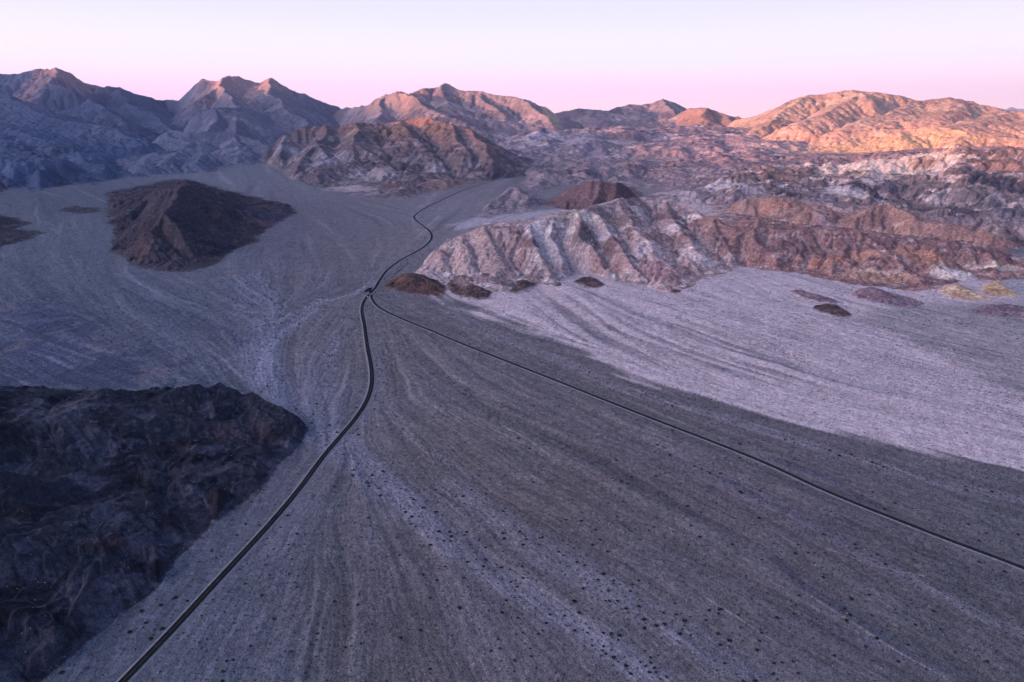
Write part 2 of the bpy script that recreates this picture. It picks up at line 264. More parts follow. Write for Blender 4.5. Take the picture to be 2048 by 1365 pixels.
# --- knolls at the foot of the badlands
def knoll(lbl, foot, ridge, pal='knoll', lam=36, amp=2.0): feature('hill', lbl, foot, [[(a, b, c * 1.25) for a, b, c in q] for q in ridge], lam, amp, pal, warp=.0045, pw=.8, gly=1.0, rel=7, rlam=30, rough=1.4)
knoll('red brown knoll right beside the road junction', [(764, 570), (785, 554), (810, 546), (845, 545), (870, 556), (892, 573), (893, 600), (850, 592), (800, 586), (770, 581)], [[(782, 562, 12), (812, 550, 24), (838, 550, 24), (862, 562, 16), (882, 577, 9)], [(838, 550, 24), (845, 575, 11)]], 'redk')
knoll('dark brown humped knoll second from the junction', [(888, 572), (900, 556), (920, 545), (945, 548), (965, 565), (985, 585), (985, 601), (950, 602), (915, 594), (893, 582)], [[(902, 562, 14), (922, 550, 24), (940, 556, 20)], [(912, 577, 12), (940, 570, 17), (965, 582, 11)]])
knoll('dark knoll under the third gully of the badlands', [(1010, 578), (1028, 560), (1050, 555), (1076, 566), (1065, 577), (1040, 590), (1018, 590)], [[(1022, 568, 11), (1045, 560, 16), (1062, 566, 9)]])
knoll('tiny dark knoll at the apex of the pale fan', [(1104, 568), (1110, 558), (1122, 560), (1129, 572), (1117, 577)], [[(1110, 563, 9), (1122, 567, 7)]])
knoll('oval dark brown knoll lying on the pale fan', [(1149, 565), (1160, 553), (1180, 552), (1200, 560), (1212, 572), (1195, 580), (1165, 577)], [[(1162, 561, 9), (1185, 560, 11), (1200, 568, 6)]])
knoll('small dark knoll at the right toe of the pink badlands', [(1325, 578), (1340, 571), (1358, 576), (1362, 586), (1340, 589)], [[(1335, 577, 8), (1352, 580, 7)]])
knoll('flat oval black knoll in the middle of the pale fan', [(1622, 616), (1645, 607), (1675, 610), (1706, 630), (1700, 637), (1665, 633), (1635, 626)], [[(1635, 614, 5), (1660, 613, 7), (1690, 625, 4)]])
knoll('plum coloured low hill right of the oval black knoll', [(1700, 588), (1712, 578), (1740, 572), (1770, 582), (1810, 592), (1850, 606), (1840, 618), (1790, 616), (1740, 606), (1715, 598)], [[(1715, 584, 12), (1740, 575, 18), (1775, 590, 12), (1815, 600, 7)]], 'plum')
knoll('low plum knoll left of the oval black knoll', [(1578, 582), (1600, 578), (1640, 590), (1690, 606), (1670, 610), (1630, 604), (1600, 594)], [[(1595, 583, 7), (1625, 588, 8), (1660, 600, 4)]], 'plum')
knoll('pale yellow cone hill at the end of the rust ridge', [(1872, 585), (1890, 570), (1912, 565), (1935, 575), (1965, 592), (1985, 602), (1940, 604), (1900, 598)], [[(1895, 577, 14), (1912, 567, 22), (1932, 580, 13), (1955, 594, 6)]], 'yellow')
knoll('tan cone hill by the right edge', [(1955, 585), (1970, 568), (1988, 558), (2010, 572), (2045, 594), (2000, 596), (1965, 594)], [[(1972, 570, 15), (1988, 560, 22), (2008, 576, 12), (2030, 590, 5)]], 'yellow')
knoll('dim grey green swell at the right edge under the cones', [(1930, 622), (1960, 612), (2010, 608), (2080, 616), (2120, 640), (2048, 640), (1980, 634)], [[(1960, 618, 8), (2010, 612, 12), (2070, 624, 9)]], 'plum')
# --- foreground hill
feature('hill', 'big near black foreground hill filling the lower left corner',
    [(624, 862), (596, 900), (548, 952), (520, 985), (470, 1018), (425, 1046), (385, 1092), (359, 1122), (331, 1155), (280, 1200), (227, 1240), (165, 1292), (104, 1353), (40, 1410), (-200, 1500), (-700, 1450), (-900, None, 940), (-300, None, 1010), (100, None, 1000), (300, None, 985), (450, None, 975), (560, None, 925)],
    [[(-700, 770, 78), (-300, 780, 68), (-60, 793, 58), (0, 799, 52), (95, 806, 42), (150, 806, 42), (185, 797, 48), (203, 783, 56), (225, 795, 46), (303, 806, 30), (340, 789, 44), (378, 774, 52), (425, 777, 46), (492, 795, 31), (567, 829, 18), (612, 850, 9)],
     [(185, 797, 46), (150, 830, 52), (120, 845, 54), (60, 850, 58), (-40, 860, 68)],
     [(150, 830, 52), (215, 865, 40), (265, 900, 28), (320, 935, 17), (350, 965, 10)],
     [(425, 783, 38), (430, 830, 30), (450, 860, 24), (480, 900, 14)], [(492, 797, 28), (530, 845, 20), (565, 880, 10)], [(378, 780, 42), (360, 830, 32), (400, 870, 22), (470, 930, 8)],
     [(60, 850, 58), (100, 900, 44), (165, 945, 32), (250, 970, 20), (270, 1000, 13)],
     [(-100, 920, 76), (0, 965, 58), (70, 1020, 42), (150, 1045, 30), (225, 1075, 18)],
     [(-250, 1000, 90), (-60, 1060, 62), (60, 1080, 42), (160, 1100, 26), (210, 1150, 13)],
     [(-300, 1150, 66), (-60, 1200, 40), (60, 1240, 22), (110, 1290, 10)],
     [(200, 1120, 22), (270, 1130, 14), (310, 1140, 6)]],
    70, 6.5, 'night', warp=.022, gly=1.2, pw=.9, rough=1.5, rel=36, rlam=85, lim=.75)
knoll('triangular dark knoll at the right foot of the foreground hill', [(400, 975), (420, 966), (455, 972), (475, 992), (455, 1015), (430, 1042), (415, 1010)], [[(412, 975, 16), (440, 978, 18), (462, 990, 13)], [(440, 978, 18), (433, 1015, 9)]], 'nightk', 18, 1.0)
knoll('small dark knoll on the lower flank of the foreground hill', [(305, 1035), (320, 1012), (350, 1025), (368, 1060), (370, 1075), (335, 1074), (310, 1058)], [[(318, 1025, 17), (340, 1035, 17), (352, 1058, 11)]], 'nightk', 18, 1.0)

feature('hill', 'long dark blue foothill ridges reaching down to the plain at the left edge',
    [(-500, None, 3000), (-100, None, 3350), (-30, None, 3150), (40, None, 3550), (90, None, 3350), (140, None, 3750), (190, None, 3600), (235, None, 4050), (290, None, 4000), (310, None, 4500), (300, None, 5600), (0, None, 6200), (-600, None, 6200)],
    [[(-300, 262, 5000), (-100, 262, 5000), (0, 268, 4900), (80, 282, 4700), (150, 300, 4400), (210, 322, 4050), (240, 338, 3850)], [(-200, 290, 4300), (-80, 300, 4100), (20, 315, 3900), (90, 332, 3650)], [(0, 268, 4900), (40, 296, 4350), (100, 320, 3950)]],
    260, 22, 'blue', rel=60, rlam=420, pw=1.5, warp=.03, lim=.5)
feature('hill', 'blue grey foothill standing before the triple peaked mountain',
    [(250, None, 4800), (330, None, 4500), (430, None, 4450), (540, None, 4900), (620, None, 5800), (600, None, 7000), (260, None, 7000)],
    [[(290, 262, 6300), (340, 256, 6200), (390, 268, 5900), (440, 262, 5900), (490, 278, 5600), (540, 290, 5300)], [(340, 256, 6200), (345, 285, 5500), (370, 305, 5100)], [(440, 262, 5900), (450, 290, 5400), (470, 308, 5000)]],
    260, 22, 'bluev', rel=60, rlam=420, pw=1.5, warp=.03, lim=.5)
# ------------------------------------------------------------------ evaluate the landforms
XW = X.copy(); YW = Y.copy()
w1 = fbm(X, Y, 900, 4, 11); w2 = fbm(X, Y, 900, 4, 53)
wl1 = fbm(X, Y, 90, 4, 12); wl2 = fbm(X, Y, 90, 4, 54)
Hh = np.full(X.shape, -1e9, f32); ID = np.zeros(X.shape, np.int16); TT = np.zeros(X.shape, f32)
LAM = np.full(X.shape, 60, f32); AMP = np.zeros(X.shape, f32); RGH = np.zeros(X.shape, f32); GLY = np.zeros(X.shape, f32)
Hh[:] = ZB
def inpoly(x, y, poly):
    r = np.zeros(x.shape, bool); n = len(poly)
    for i in range(n):
        x1, y1 = poly[i]; x2, y2 = poly[(i + 1) % n]
        if y1 == y2: continue
        c = ((y1 > y) != (y2 > y)) & (x < (x2 - x1) * (y - y1) / (y2 - y1) + x1)
        r ^= c
    return r
def segd2(x, y, x1, y1, x2, y2):
    dx, dy = x2 - x1, y2 - y1; L2 = dx * dx + dy * dy + 1e-6
    t = np.clip(((x - x1) * dx + (y - y1) * dy) / f32(L2), 0, 1)
    return (x - x1 - t * dx) ** 2 + (y - y1 - t * dy) ** 2, t
for k, F in enumerate(FE):
    ft = F['foot']; xs = [p[0] for p in ft]; ys = [p[1] for p in ft]
    m = (X > min(xs) - 60) & (X < max(xs) + 60) & (Y > min(ys) - 60) & (Y < max(ys) + 60)
    ii = np.nonzero(m)
    if len(ii[0]) == 0: continue
    x0, y0 = X[ii], Y[ii]; wa = y0 * f32(F['warp'])
    sc = f32(1.0)
    if F['warp'] < .01: x = x0 + wl1[ii] * wa; y = y0 + wl2[ii] * wa
    elif min(ys) > 3000: x = x0 + w1[ii] * wa * 1.2; y = y0 + w2[ii] * wa * 1.5
    else: x = x0 + wl1[ii] * wa * .6 + w1[ii] * wa * .3; y = y0 + wl2[ii] * wa * .8 + w2[ii] * wa * .3
    ins = inpoly(x, y, ft)
    sel = np.nonzero(ins)[0]
    if len(sel) == 0: continue
    x, y = x[sel], y[sel]
    df = np.full(x.shape, 1e12, f32)
    for i in range(len(ft)):
        d, _ = segd2(x, y, *ft[i], *ft[(i + 1) % len(ft)]); df = np.minimum(df, d)
    df = np.sqrt(df)
    dr = np.full(x.shape, 1e12, f32); ws = np.zeros(x.shape, f32); zs = np.zeros(x.shape, f32)
    for r in F['ridges']:
        for (xa, ya, za), (xb, yb, zb_) in zip(r[:-1], r[1:]):
            d, t = segd2(x, y, xa, ya, xb, yb); dr = np.minimum(dr, d)
            w = 1.0 / (d + 25.0) ** 2; ws += w; zs += w * (za + (zb_ - za) * t)
    dr = np.sqrt(dr); zr = zs / ws
    t = df / (df + dr + 1e-3)
    zb = ZB[ii][sel]
    h = zb + np.maximum(zr - zb, 0) * t ** (F['pw'] * 1.3)
    if F['rel']:
        rr = 0; q1, q2 = x + wl1[ii][sel] * F['rlam'] * .25, y + wl2[ii][sel] * F['rlam'] * .25
        for o_, (l_, a_) in enumerate(((1, .55), (.45, .27), (.21, .18))): rr = rr + f32(a_) * (1 - 2.6 * np.abs(vnoise(q1 / f32(F['rlam'] * l_), q2 / f32(F['rlam'] * l_), 800 + k + o_ * 50)))
        h = h + f32(F['rel']) * rr * sstep(t, .02, .5) * (1 - .55 * sstep(t, .8, 1)) 
        h = np.maximum(h, zb + t)
    gi = (ii[0][sel], ii[1][sel])
    better = h > Hh[gi] + 0.02
    gi = (gi[0][better], gi[1][better])
    Hh[gi] = h[better]; ID[gi] = k + 1; TT[gi] = t[better]
    LAM[gi] = F['lam']; AMP[gi] = F['amp']; RGH[gi] = F['rough']; GLY[gi] = F['gly']
print('landforms', time.time() - T0)

# rivers cut the landforms: implicit stream power on a grid whose cells grow with distance
NB = [(-1, -1), (-1, 0), (-1, 1), (0, -1), (0, 1), (1, -1), (1, 0), (1, 1)]
def stream(h, hill, K, m, n_it, cell, keepA=False):
    nr, nc = h.shape; base = np.arange(nr * nc, dtype=np.int32).reshape(nr, nc)
    for it in range(n_it):
        hp = np.pad(h, 1, constant_values=1e6)
        # fill single pits
        mn = np.full(h.shape, 1e6, f32)
        for dy, dx in NB: mn = np.minimum(mn, hp[1 + dy:1 + dy + nr, 1 + dx:1 + dx + nc])
        h = np.where(hill & (h < mn), mn + cell * .002, h); hp[1:-1, 1:-1] = h
        best = np.zeros(h.shape, f32); rec = base.copy(); dst = np.ones(h.shape, f32)
        for dy, dx in NB:
            d = math.hypot(dy, dx); s_ = (h - hp[1 + dy:1 + dy + nr, 1 + dx:1 + dx + nc]) / f32(d)
            b = (s_ > best) & hill; best = np.where(b, s_, best); rec = np.where(b, base + (dy * nc + dx), rec); dst = np.where(b, f32(d), dst)
        rec = rec.ravel(); R = rec.copy(); dep = (rec != base.ravel()).astype(np.int32)
        for _ in range(14):
            dep = dep + dep[R]; R = R[R]
        act = np.nonzero(dep > 0)[0]; o = act[np.argsort(dep[act], kind='stable')]; cnt = np.bincount(dep[o]); ed = np.concatenate([[0], np.cumsum(cnt)])
        Ar = np.ones(nr * nc, np.float64)
        for l in range(len(cnt) - 1, 0, -1):
            q = o[ed[l]:ed[l + 1]]
            if len(q): np.add.at(Ar, rec[q], Ar[q])
        F_ = (K * Ar ** m / dst.ravel()); hf = h.ravel().astype(np.float64).copy()
        for l in range(1, len(cnt)):
            q = o[ed[l]:ed[l + 1]]
            if len(q): hf[q] = (hf[q] + F_[q] * hf[rec[q]]) / (1 + F_[q])
        h = hf.reshape(nr, nc).astype(f32)
    return h, Ar.reshape(nr, nc).astype(f32)
def fill(h, hill, cell):                         # flood the hollows so that every valley drains
    W_ = np.where(hill, f32(1e5), h).astype(f32); e1 = (cell * .004).astype(f32)
    for rnd in range(5):
        for rng_ in (range(1, h.shape[0]), range(h.shape[0] - 2, -1, -1)):
            k = -1 if rng_.step == 1 else 1
            for i in rng_:
                p = W_[i + k] + e1[i]; m_ = p.copy(); m_[1:] = np.minimum(m_[1:], p[:-1]); m_[:-1] = np.minimum(m_[:-1], p[1:])
                W_[i] = np.where(hill[i], np.minimum(W_[i], np.maximum(h[i], m_)), h[i])
        Wt = np.ascontiguousarray(W_.T); ht = np.ascontiguousarray(h.T); hit_ = np.ascontiguousarray(hill.T); et = np.ascontiguousarray(e1.T)
        for rng_ in (range(1, ht.shape[0]), range(ht.shape[0] - 2, -1, -1)):
            k = -1 if rng_.step == 1 else 1
            for i in rng_: Wt[i] = np.where(hit_[i], np.minimum(Wt[i], np.maximum(ht[i], Wt[i + k] + et[i])), ht[i])
        W_ = np.ascontiguousarray(Wt.T)
    return np.where(W_ > 9e4, h, W_)
def talus(h, hill, cell, lim, n_it):
    for _ in range(n_it):
        d = np.zeros(h.shape, f32)
        for ax in (0, 1):
            g = np.diff(h, axis=ax); c_ = cell if ax else cell[:-1]; lm = lim if ax else lim[:-1]
            c_ = cell[:, :1] if ax else cell[:-1]; lm = lim[:, 1:] if ax else lim[:-1]
            ex = (np.abs(g) - c_ * lm); ex = np.where(ex > 0, ex, 0) * np.sign(g) * f32(.24)
            if ax: d[:, :-1] += ex; d[:, 1:] -= ex
            else: d[:-1] += ex; d[1:] -= ex
        h = h + d * hill
    return h
U = (slice(R0_, R1_), slice(C0, C1))
h0 = Hh[U]; hill = (ID[U] > 0); cell = (Y[U] * DC)
KK = GLY[U]
seed = (pol(14, 3, 131)[U] * .0016 + pol(3, 2, 132)[U] * .0004) * Y[U] * sstep(TT[U], 0, .25)
h0 = h0 + seed.astype(f32) * hill
hc = h0[::2, ::2].copy(); hl2 = hill[::2, ::2]; cl2 = cell[::2, ::2] * 2; h2 = hc
for rep in range(3):
    h2 = fill(h2, hl2, cl2); h2, _ = stream(h2, hl2, .022 * KK[::2, ::2].ravel(), .50, 4, cl2)
dlt = h2 - hc
ri = np.minimum(np.arange(h0.shape[0]) / 2, dlt.shape[0] - 1.001); ci = np.minimum(np.arange(h0.shape[1]) / 2, dlt.shape[1] - 1.001)
r0 = ri.astype(int); c0 = ci.astype(int); fr = (ri - r0)[:, None].astype(f32); fc = (ci - c0)[None].astype(f32)
h1 = h0 + dlt[r0][:, c0] * (1 - fr) * (1 - fc) + dlt[r0 + 1][:, c0] * fr * (1 - fc) + dlt[r0][:, c0 + 1] * (1 - fr) * fc + dlt[r0 + 1][:, c0 + 1] * fr * fc
print('rivers coarse', time.time() - T0)
LIMS = np.array([.6] + [F['lim'] for F in FE], f32)[ID][U]
h1 = talus(h1, hill, cell, LIMS, 12)
h1 = fill(h1, hill, cell)
h1, AREA = stream(h1, hill, .017 * KK.ravel(), .50, 6, cell)
h1 = talus(h1, hill, cell, LIMS, 10)
rg = 0
for lamk, wk, sd in ((30, .5, 5), (13, .3, 6), (6, .2, 7)): rg = rg + f32(wk) * (1 - 2.4 * np.abs(pol(lamk, 1, 300 + sd)[U]))
h1 = h1 + rg * RGH[U] * Y[U] * f32(.00045) * sstep(TT[U], .02, .3) * hill
Hh[U] = np.where(hill, np.maximum(h1, ZB[U]), Hh[U])
def blur(g, n):
    k = 2 * n + 1
    for ax in (0, 1):
        c_ = np.cumsum(np.pad(g, [(n + 1, n) if a == ax else (0, 0) for a in (0, 1)], mode='edge'), axis=ax, dtype=np.float64)
        g = ((c_[k:] - c_[:-k]) if ax == 0 else (c_[:, k:] - c_[:, :-k])) / k
    return g.astype(f32)
ERO = np.zeros(X.shape, f32); ERO[U] = np.clip((h1 - blur(h1, 7)) / (cell * 2.2), -1.5, 1.5) * hill     # spurs +, gullies -
CHN = np.zeros(X.shape, f32); CHN[U] = sstep(np.log(AREA), 4.5, 7.5) * hill
print('erosion', time.time() - T0)

# ------------------------------------------------------------------ flow over the plains (line integral of noise)
FL = [[(735, 640), (740, 760), (690, 880), (600, 1050), (520, 1220), (450, 1365), (400, 1500)],
 [(700, 900), (705, 1100), (680, 1365), (670, 1500)], [(690, 890), (800, 1010), (880, 1150), (950, 1365), (990, 1500)],
 [(700, 900), (850, 1000), (1000, 1130), (1150, 1250), (1290, 1365), (1400, 1460)], [(745, 640), (800, 800), (1000, 950), (1300, 1120), (1700, 1365), (1900, 1480)],
 [(745, 600), (900, 760), (1200, 900), (1500, 1040), (1750, 1180), (2048, 1340), (2300, 1460)], [(760, 600), (1000, 720), (1400, 890), (1700, 1000), (2048, 1130), (2400, 1250)],
 [(850, 600), (1100, 700), (1500, 830), (2048, 1000), (2400, 1090)], [(1100, 575), (1300, 690), (1600, 800), (2048, 900), (2400, 960)],
 [(1150, 560), (1400, 640), (1700, 740), (2048, 820)], [(1450, 540), (1600, 600), (1800, 660), (2048, 720), (2300, 760)], [(1850, 600), (2048, 640), (2300, 680)],
 [(0, 340), (150, 400), (200, 560), (400, 690), (520, 800)], [(-200, 560), (0, 640), (200, 720), (360, 775)], [(520, 320), (600, 400), (700, 500), (740, 570)], [(590, 350), (700, 405), (820, 435)],
 [(480, 560), (545, 630), (530, 700), (560, 800), (640, 870)], [(300, 560), (450, 620), (545, 655)], [(830, 500), (760, 560), (640, 605), (560, 645), (515, 740)],
 [(1020, 370), (930, 420), (870, 470), (800, 540)], [(460, 300), (520, 350), (560, 420), (540, 560)], [(740, 620), (690, 700), (660, 780), (650, 860)], [(1180, 420), (1050, 430), (930, 465)]]
segs = []
for l in FL:
    pts = [at_base(*p) for p in l]
    for p, q in zip(pts[:-1], pts[1:]):
        # log-polar frame so that near and far lines weigh alike
        segs.append((p[0] / p[1], math.log(p[1]), q[0] / q[1], math.log(q[1]), q[0] - p[0], q[1] - p[1]))
st_ = 6
sub = (slice(None, None, st_), slice(None, None, st_))
la, ly = Ag[sub].astype(f32), np.log(Yg[sub]).astype(f32)
ux = np.zeros(la.shape, f32); uy = np.zeros(la.shape, f32)
for (a1, l1, a2, l2, dx, dy) in segs:
    d, _ = segd2(la, ly, a1, l1, a2, l2); w = 1 / (d + 4e-4) ** 2; n = math.hypot(dx, dy)
    ux += w * dx / n; uy += w * dy / n
n = np.sqrt(ux * ux + uy * uy) + 1e-9; ux /= n; uy /= n
def up(g):   # back to the full grid
    ri = np.minimum(np.arange(NR) / st_, g.shape[0] - 1.001); ci = np.minimum(np.arange(NC) / st_, g.shape[1] - 1.001)
    r0 = ri.astype(int); c0 = ci.astype(int); fr = (ri - r0)[:, None]; fc = (ci - c0)[None]
    return (g[r0][:, c0] * (1 - fr) * (1 - fc) + g[r0 + 1][:, c0] * fr * (1 - fc) + g[r0][:, c0 + 1] * (1 - fr) * fc + g[r0 + 1][:, c0 + 1] * fr * fc).astype(f32)
UX, UY = up(ux), up(uy)
# turbulence: the braids wander
tw = fbm(X, Y, 160, 3, 91) * .16 + pol(90, 3, 92) * .16 + pol(14, 2, 93) * .30
cs, sn = np.cos(tw), np.sin(tw); UX, UY = UX * cs - UY * sn, UX * sn + UY * cs
lnY = np.log(YY); 
def idx(x, y):
    r = np.interp(y, YY, np.arange(NR)); c = np.interp(x / y, A, np.arange(NC)); return r, c
dAr = np.gradient(A); dYr = np.gradient(YY)
# velocity in index space
vr = UY / dYr[:, None]; da = (UX - Ag * UY) / Yg; vc = da / dAr[None]
RMAX = int(np.searchsorted(YY, 6500))
def lic(src, step_m, nst):
    """average src along the flow; step in metres as a share of the distance"""
    R0, C0 = np.meshgrid(np.arange(RMAX, dtype=f32), np.arange(NC, dtype=f32), indexing='ij')
    acc = src[:RMAX].copy(); wsum = 1.0
    sp = (Yg[:RMAX] * step_m).astype(f32)
    VR = vr[:RMAX].astype(f32); VC = vc[:RMAX].astype(f32)
    for s in (1, -1):
        r, c = R0.copy(), C0.copy()
        for i in range(nst):
            ri = np.clip(r + .5, 0, RMAX - 1).astype(np.int32); ci = np.clip(c + .5, 0, NC - 1).astype(np.int32)
            k = sp * s
            r += VR[ri, ci] * k; c += VC[ri, ci] * k
            ri = np.clip(r + .5, 0, RMAX - 1).astype(np.int32); ci = np.clip(c + .5, 0, NC - 1).astype(np.int32)
            w = 1 - (i + 1) / (nst + 1)
            acc += src[ri, ci] * w; wsum += w
    acc /= wsum
    o = np.zeros(X.shape, f32); o[:RMAX] = (acc - acc.mean()) / acc.std(); return o
S1 = lic(pol(4.5, 1, 201), .0022, 22)       # fine rills
S2 = lic(pol(13, 1, 202), .0065, 26)     # braids
S3 = lic(pol(45, 1, 203), .02, 20)       # broad washes
SR = pol(60, 4, 204)
print('flow', time.time() - T0)

# channels cut a little into the plain
plain = (ID == 0)
ch = -np.exp(-(S2 / .22) ** 2) * .0009 - np.exp(-((S1 - .3) / .5) ** 2) * .00015 + S3 * .0006
near_fade = (1 - sstep(Y, 5000, 7500)) * (1 - .6 * sstep(Y, 1000, 2200))
pf = (ch * Y * near_fade + fbm(X, Y, 14, 2, 222) * .12).astype(f32)
Hh = np.where(plain, Hh + pf, Hh)
# on the hills the same rills fade in from the foot
Hh = np.where(plain, Hh, Hh + pf * (1 - sstep(TT, 0, .2)))

def zat(x, y):
    r, c = idx(np.asarray(x, float), np.asarray(y, float))
    r0 = np.clip(r.astype(int), 0, NR - 2); c0 = np.clip(c.astype(int), 0, NC - 2); fr = r - r0; fc = c - c0
    return Hh[r0, c0] * (1 - fr) * (1 - fc) + Hh[r0 + 1, c0] * fr * (1 - fc) + Hh[r0, c0 + 1] * (1 - fr) * fc + Hh[r0 + 1, c0 + 1] * fr * fc
def hit(px, py):                                   # where the sight line of a survey point meets the land
    dx, dy, dz = ray(px, py)
    ts = 380 * 1.004 ** np.arange(960)
    xs, ys, zs = dx * ts, dy * ts, H + dz * ts
    g = zat(xs, ys); b = np.nonzero(zs < g)[0]
    i = b[0] if len(b) else len(ts) - 1
    return xs[i], ys[i]

# ------------------------------------------------------------------ roads
def spline(pts, step=8.0):
    P_ = [np.array(p, float) for p in pts]; o = []
    for i in range(len(P_) - 1):
        p0 = P_[max(i - 1, 0)]; p1 = P_[i]; p2 = P_[i + 1]; p3 = P_[min(i + 2, len(P_) - 1)]
        n = max(2, int(np.linalg.norm(p2 - p1) / step))
        for k in range(n):
            t = k / n; o.append(.5 * ((2 * p1) + (-p0 + p2) * t + (2 * p0 - 5 * p1 + 4 * p2 - p3) * t * t + (-p0 + 3 * p1 - 3 * p2 + p3) * t ** 3))
    o.append(P_[-1]); return np.array(o)
def gp(l): return [at_base(*p)[:2] for p in l]
RA = spline(gp([(60, 1560), (150, 1463), (247, 1363), (350, 1255), (450, 1146), (540, 1048), (600, 977), (650, 910), (682, 872), (712, 836), (732, 805), (742, 777), (744, 750), (741, 725), (736, 700), (732, 673), (729, 651), (724.5, 628), (725, 612), (732, 597), (742, 586), (752, 574), (761, 559), (776, 540), (805, 519), (838, 501), (854, 489), (862, 479), (863, 470), (857, 461), (846, 452), (833, 442), (828, 435), (833, 428), (855, 414), (885, 399), (915, 385), (942, 375), (975, 365), (1010, 356)]))
RB = spline(gp([(744, 584), (743, 594), (746, 602), (755, 613), (776, 626), (805, 639), (834, 651), (864, 662), (903, 679), (1008, 721), (1103, 758), (1200, 796), (1300, 835), (1424, 883), (1507, 916), (1569, 943), (1631, 972), (1714, 1007), (1797, 1040), (1880, 1073), (1962, 1104), (2048, 1137), (2300, 1235)]))
def extend(R_, a, b):                            # run on straight beyond the first and last surveyed points
    d0 = (R_[0] - R_[3]) / np.linalg.norm(R_[0] - R_[3]); d1 = (R_[-1] - R_[-4]) / np.linalg.norm(R_[-1] - R_[-4])
    return np.concatenate([[R_[0] + d0 * q for q in np.arange(a, 0, -8.)], R_, [R_[-1] + d1 * q for q in np.arange(8., b, 8.)]]) if a else np.concatenate([R_, [R_[-1] + d1 * q for q in np.arange(8., b, 8.)]])
RA = extend(RA, 200, 260); RB = extend(RB, 0, 420)
RA = RA[RA[:, 1] > 135]; RB = RB[RB[:, 1] > 135]
def smooth(v, n):
    k = np.ones(2 * n + 1) / (2 * n + 1); return np.convolve(np.pad(v, n, mode='edge'), k, 'valid')
RZ = {}
RDIST = np.full(X.shape, 1e9, f32)
for nm, R_ in (('a', RA), ('b', RB)):
    z = smooth(zat(R_[:, 0], R_[:, 1]), 8) + .35; RZ[nm] = z
    # grade the land beside the road to it
    for i in range(0, len(R_) - 1):
        xa, ya = R_[i]; xb, yb = R_[i + 1]
        r0, r1 = np.searchsorted(YY, min(ya, yb) - 32), np.searchsorted(YY, max(ya, yb) + 32)
        ym = max(min(ya, yb) - 32, 130); c0, c1 = np.searchsorted(A, (min(xa, xb) - 32) / (ya if min(xa, xb) > 0 else ym)) - 3, np.searchsorted(A, (max(xa, xb) + 32) / (ym if max(xa, xb) > 0 else max(ya, yb))) + 3
        c0 = max(c0, 0); sl = (slice(r0, r1), slice(c0, c1))
        if r1 <= r0 or c1 <= c0: continue
        d, t = segd2(X[sl], Y[sl], xa, ya, xb, yb); d = np.sqrt(d)
        zt = z[i] + (z[i + 1] - z[i]) * t - .55
        w = 1 - sstep(d, 11, 26)
        up_ = d < RDIST[sl]
        Hh[sl] = np.where(up_ & (w > 0), Hh[sl] * (1 - w) + zt * w, Hh[sl])
        RDIST[sl] = np.minimum(RDIST[sl], d)
print('roads', time.time() - T0)

# ------------------------------------------------------------------ albedo of the ground and rocks
def lin(c): return np.array([((v / 255 + .055) / 1.055) ** 2.4 if v > 10 else v / 255 / 12.92 for v in c], f32)
COL = np.zeros(X.shape + (3,), f32)
def mixc(mask, c):
    global COL
    COL += (np.asarray(c, f32) - COL) * mask[..., None].astype(f32)
# broad soil colour from survey points
CP = [((745, 700), (.205, .185, .200)), ((900, 900), (.205, .185, .195)), ((1100, 1000), (.195, .170, .180)), ((1000, 1250), (.215, .20, .235)), ((700, 1250), (.17, .155, .170)), ((850, 1330), (.16, .15, .165)),
 ((500, 1250), (.19, .18, .205)), ((640, 980), (.215, .20, .23)), ((1500, 980), (.185, .165, .185)), ((1750, 1100), (.17, .155, .175)), ((1900, 1250), (.16, .155, .175)), ((1350, 1200), (.20, .185, .21)), ((1700, 1300), (.18, .17, .20)),
 ((2000, 1050), (.17, .165, .19)), ((1200, 780), (.20, .18, .20)), ((1600, 890), (.20, .18, .21)), ((620, 700), (.21, .195, .215)), ((600, 800), (.24, .23, .28)), ((540, 720), (.25, .235, .29)),
 ((400, 640), (.19, .19, .22)), ((300, 600), (.19, .19, .22)), ((150, 600), (.15, .155, .195)), ((60, 700), (.11, .115, .165)), ((200, 740), (.13, .135, .175)), ((380, 760), (.16, .165, .20)), ((450, 540), (.21, .20, .235)), ((100, 480), (.18, .185, .215)),
 ((620, 520), (.21, .195, .23)), ((680, 450), (.22, .20, .24)), ((600, 420), (.20, .185, .22)), ((560, 350), (.22, .21, .25)), ((500, 330), (.22, .21, .25)), ((150, 400), (.14, .145, .175)), ((60, 330), (.11, .115, .16)),
 ((920, 430), (.25, .235, .28)), ((1000, 440), (.31, .29, .34)), ((880, 500), (.25, .23, .27)), ((1100, 430), (.30, .27, .30)), ((970, 370), (.23, .21, .25))]
cl, cy, cc = [], [], []
for p, c in CP:
    x, y, _ = at_base(*p); cl.append(x / y); cy.append(math.log(y)); cc.append(c)
la, ly = Ag[sub].astype(f32), np.log(Yg[sub]).astype(f32)
num = np.zeros(la.shape + (3,), f32); den = np.zeros(la.shape, f32)
for a_, l_, c in zip(cl, cy, cc):
    w = 1 / ((la - a_) ** 2 + (ly - l_) ** 2 + .004) ** 1.5
    num += w[..., None] * np.array(c, f32); den += w
num /= den[..., None]
for i in range(3): COL[..., i] = up(num[..., i]) * (.72, .735, .725)[i]
nz = fbm(X, Y, 150, 4, 31); nzf = pol(9, 2, 32)
xw, yw = X + nz * Y * .008, Y + nz * Y * .02
def gpoly(l): return [at_base(*p)[:2] if len(p) == 2 else col_Y(p[0], p[2]) for p in l]
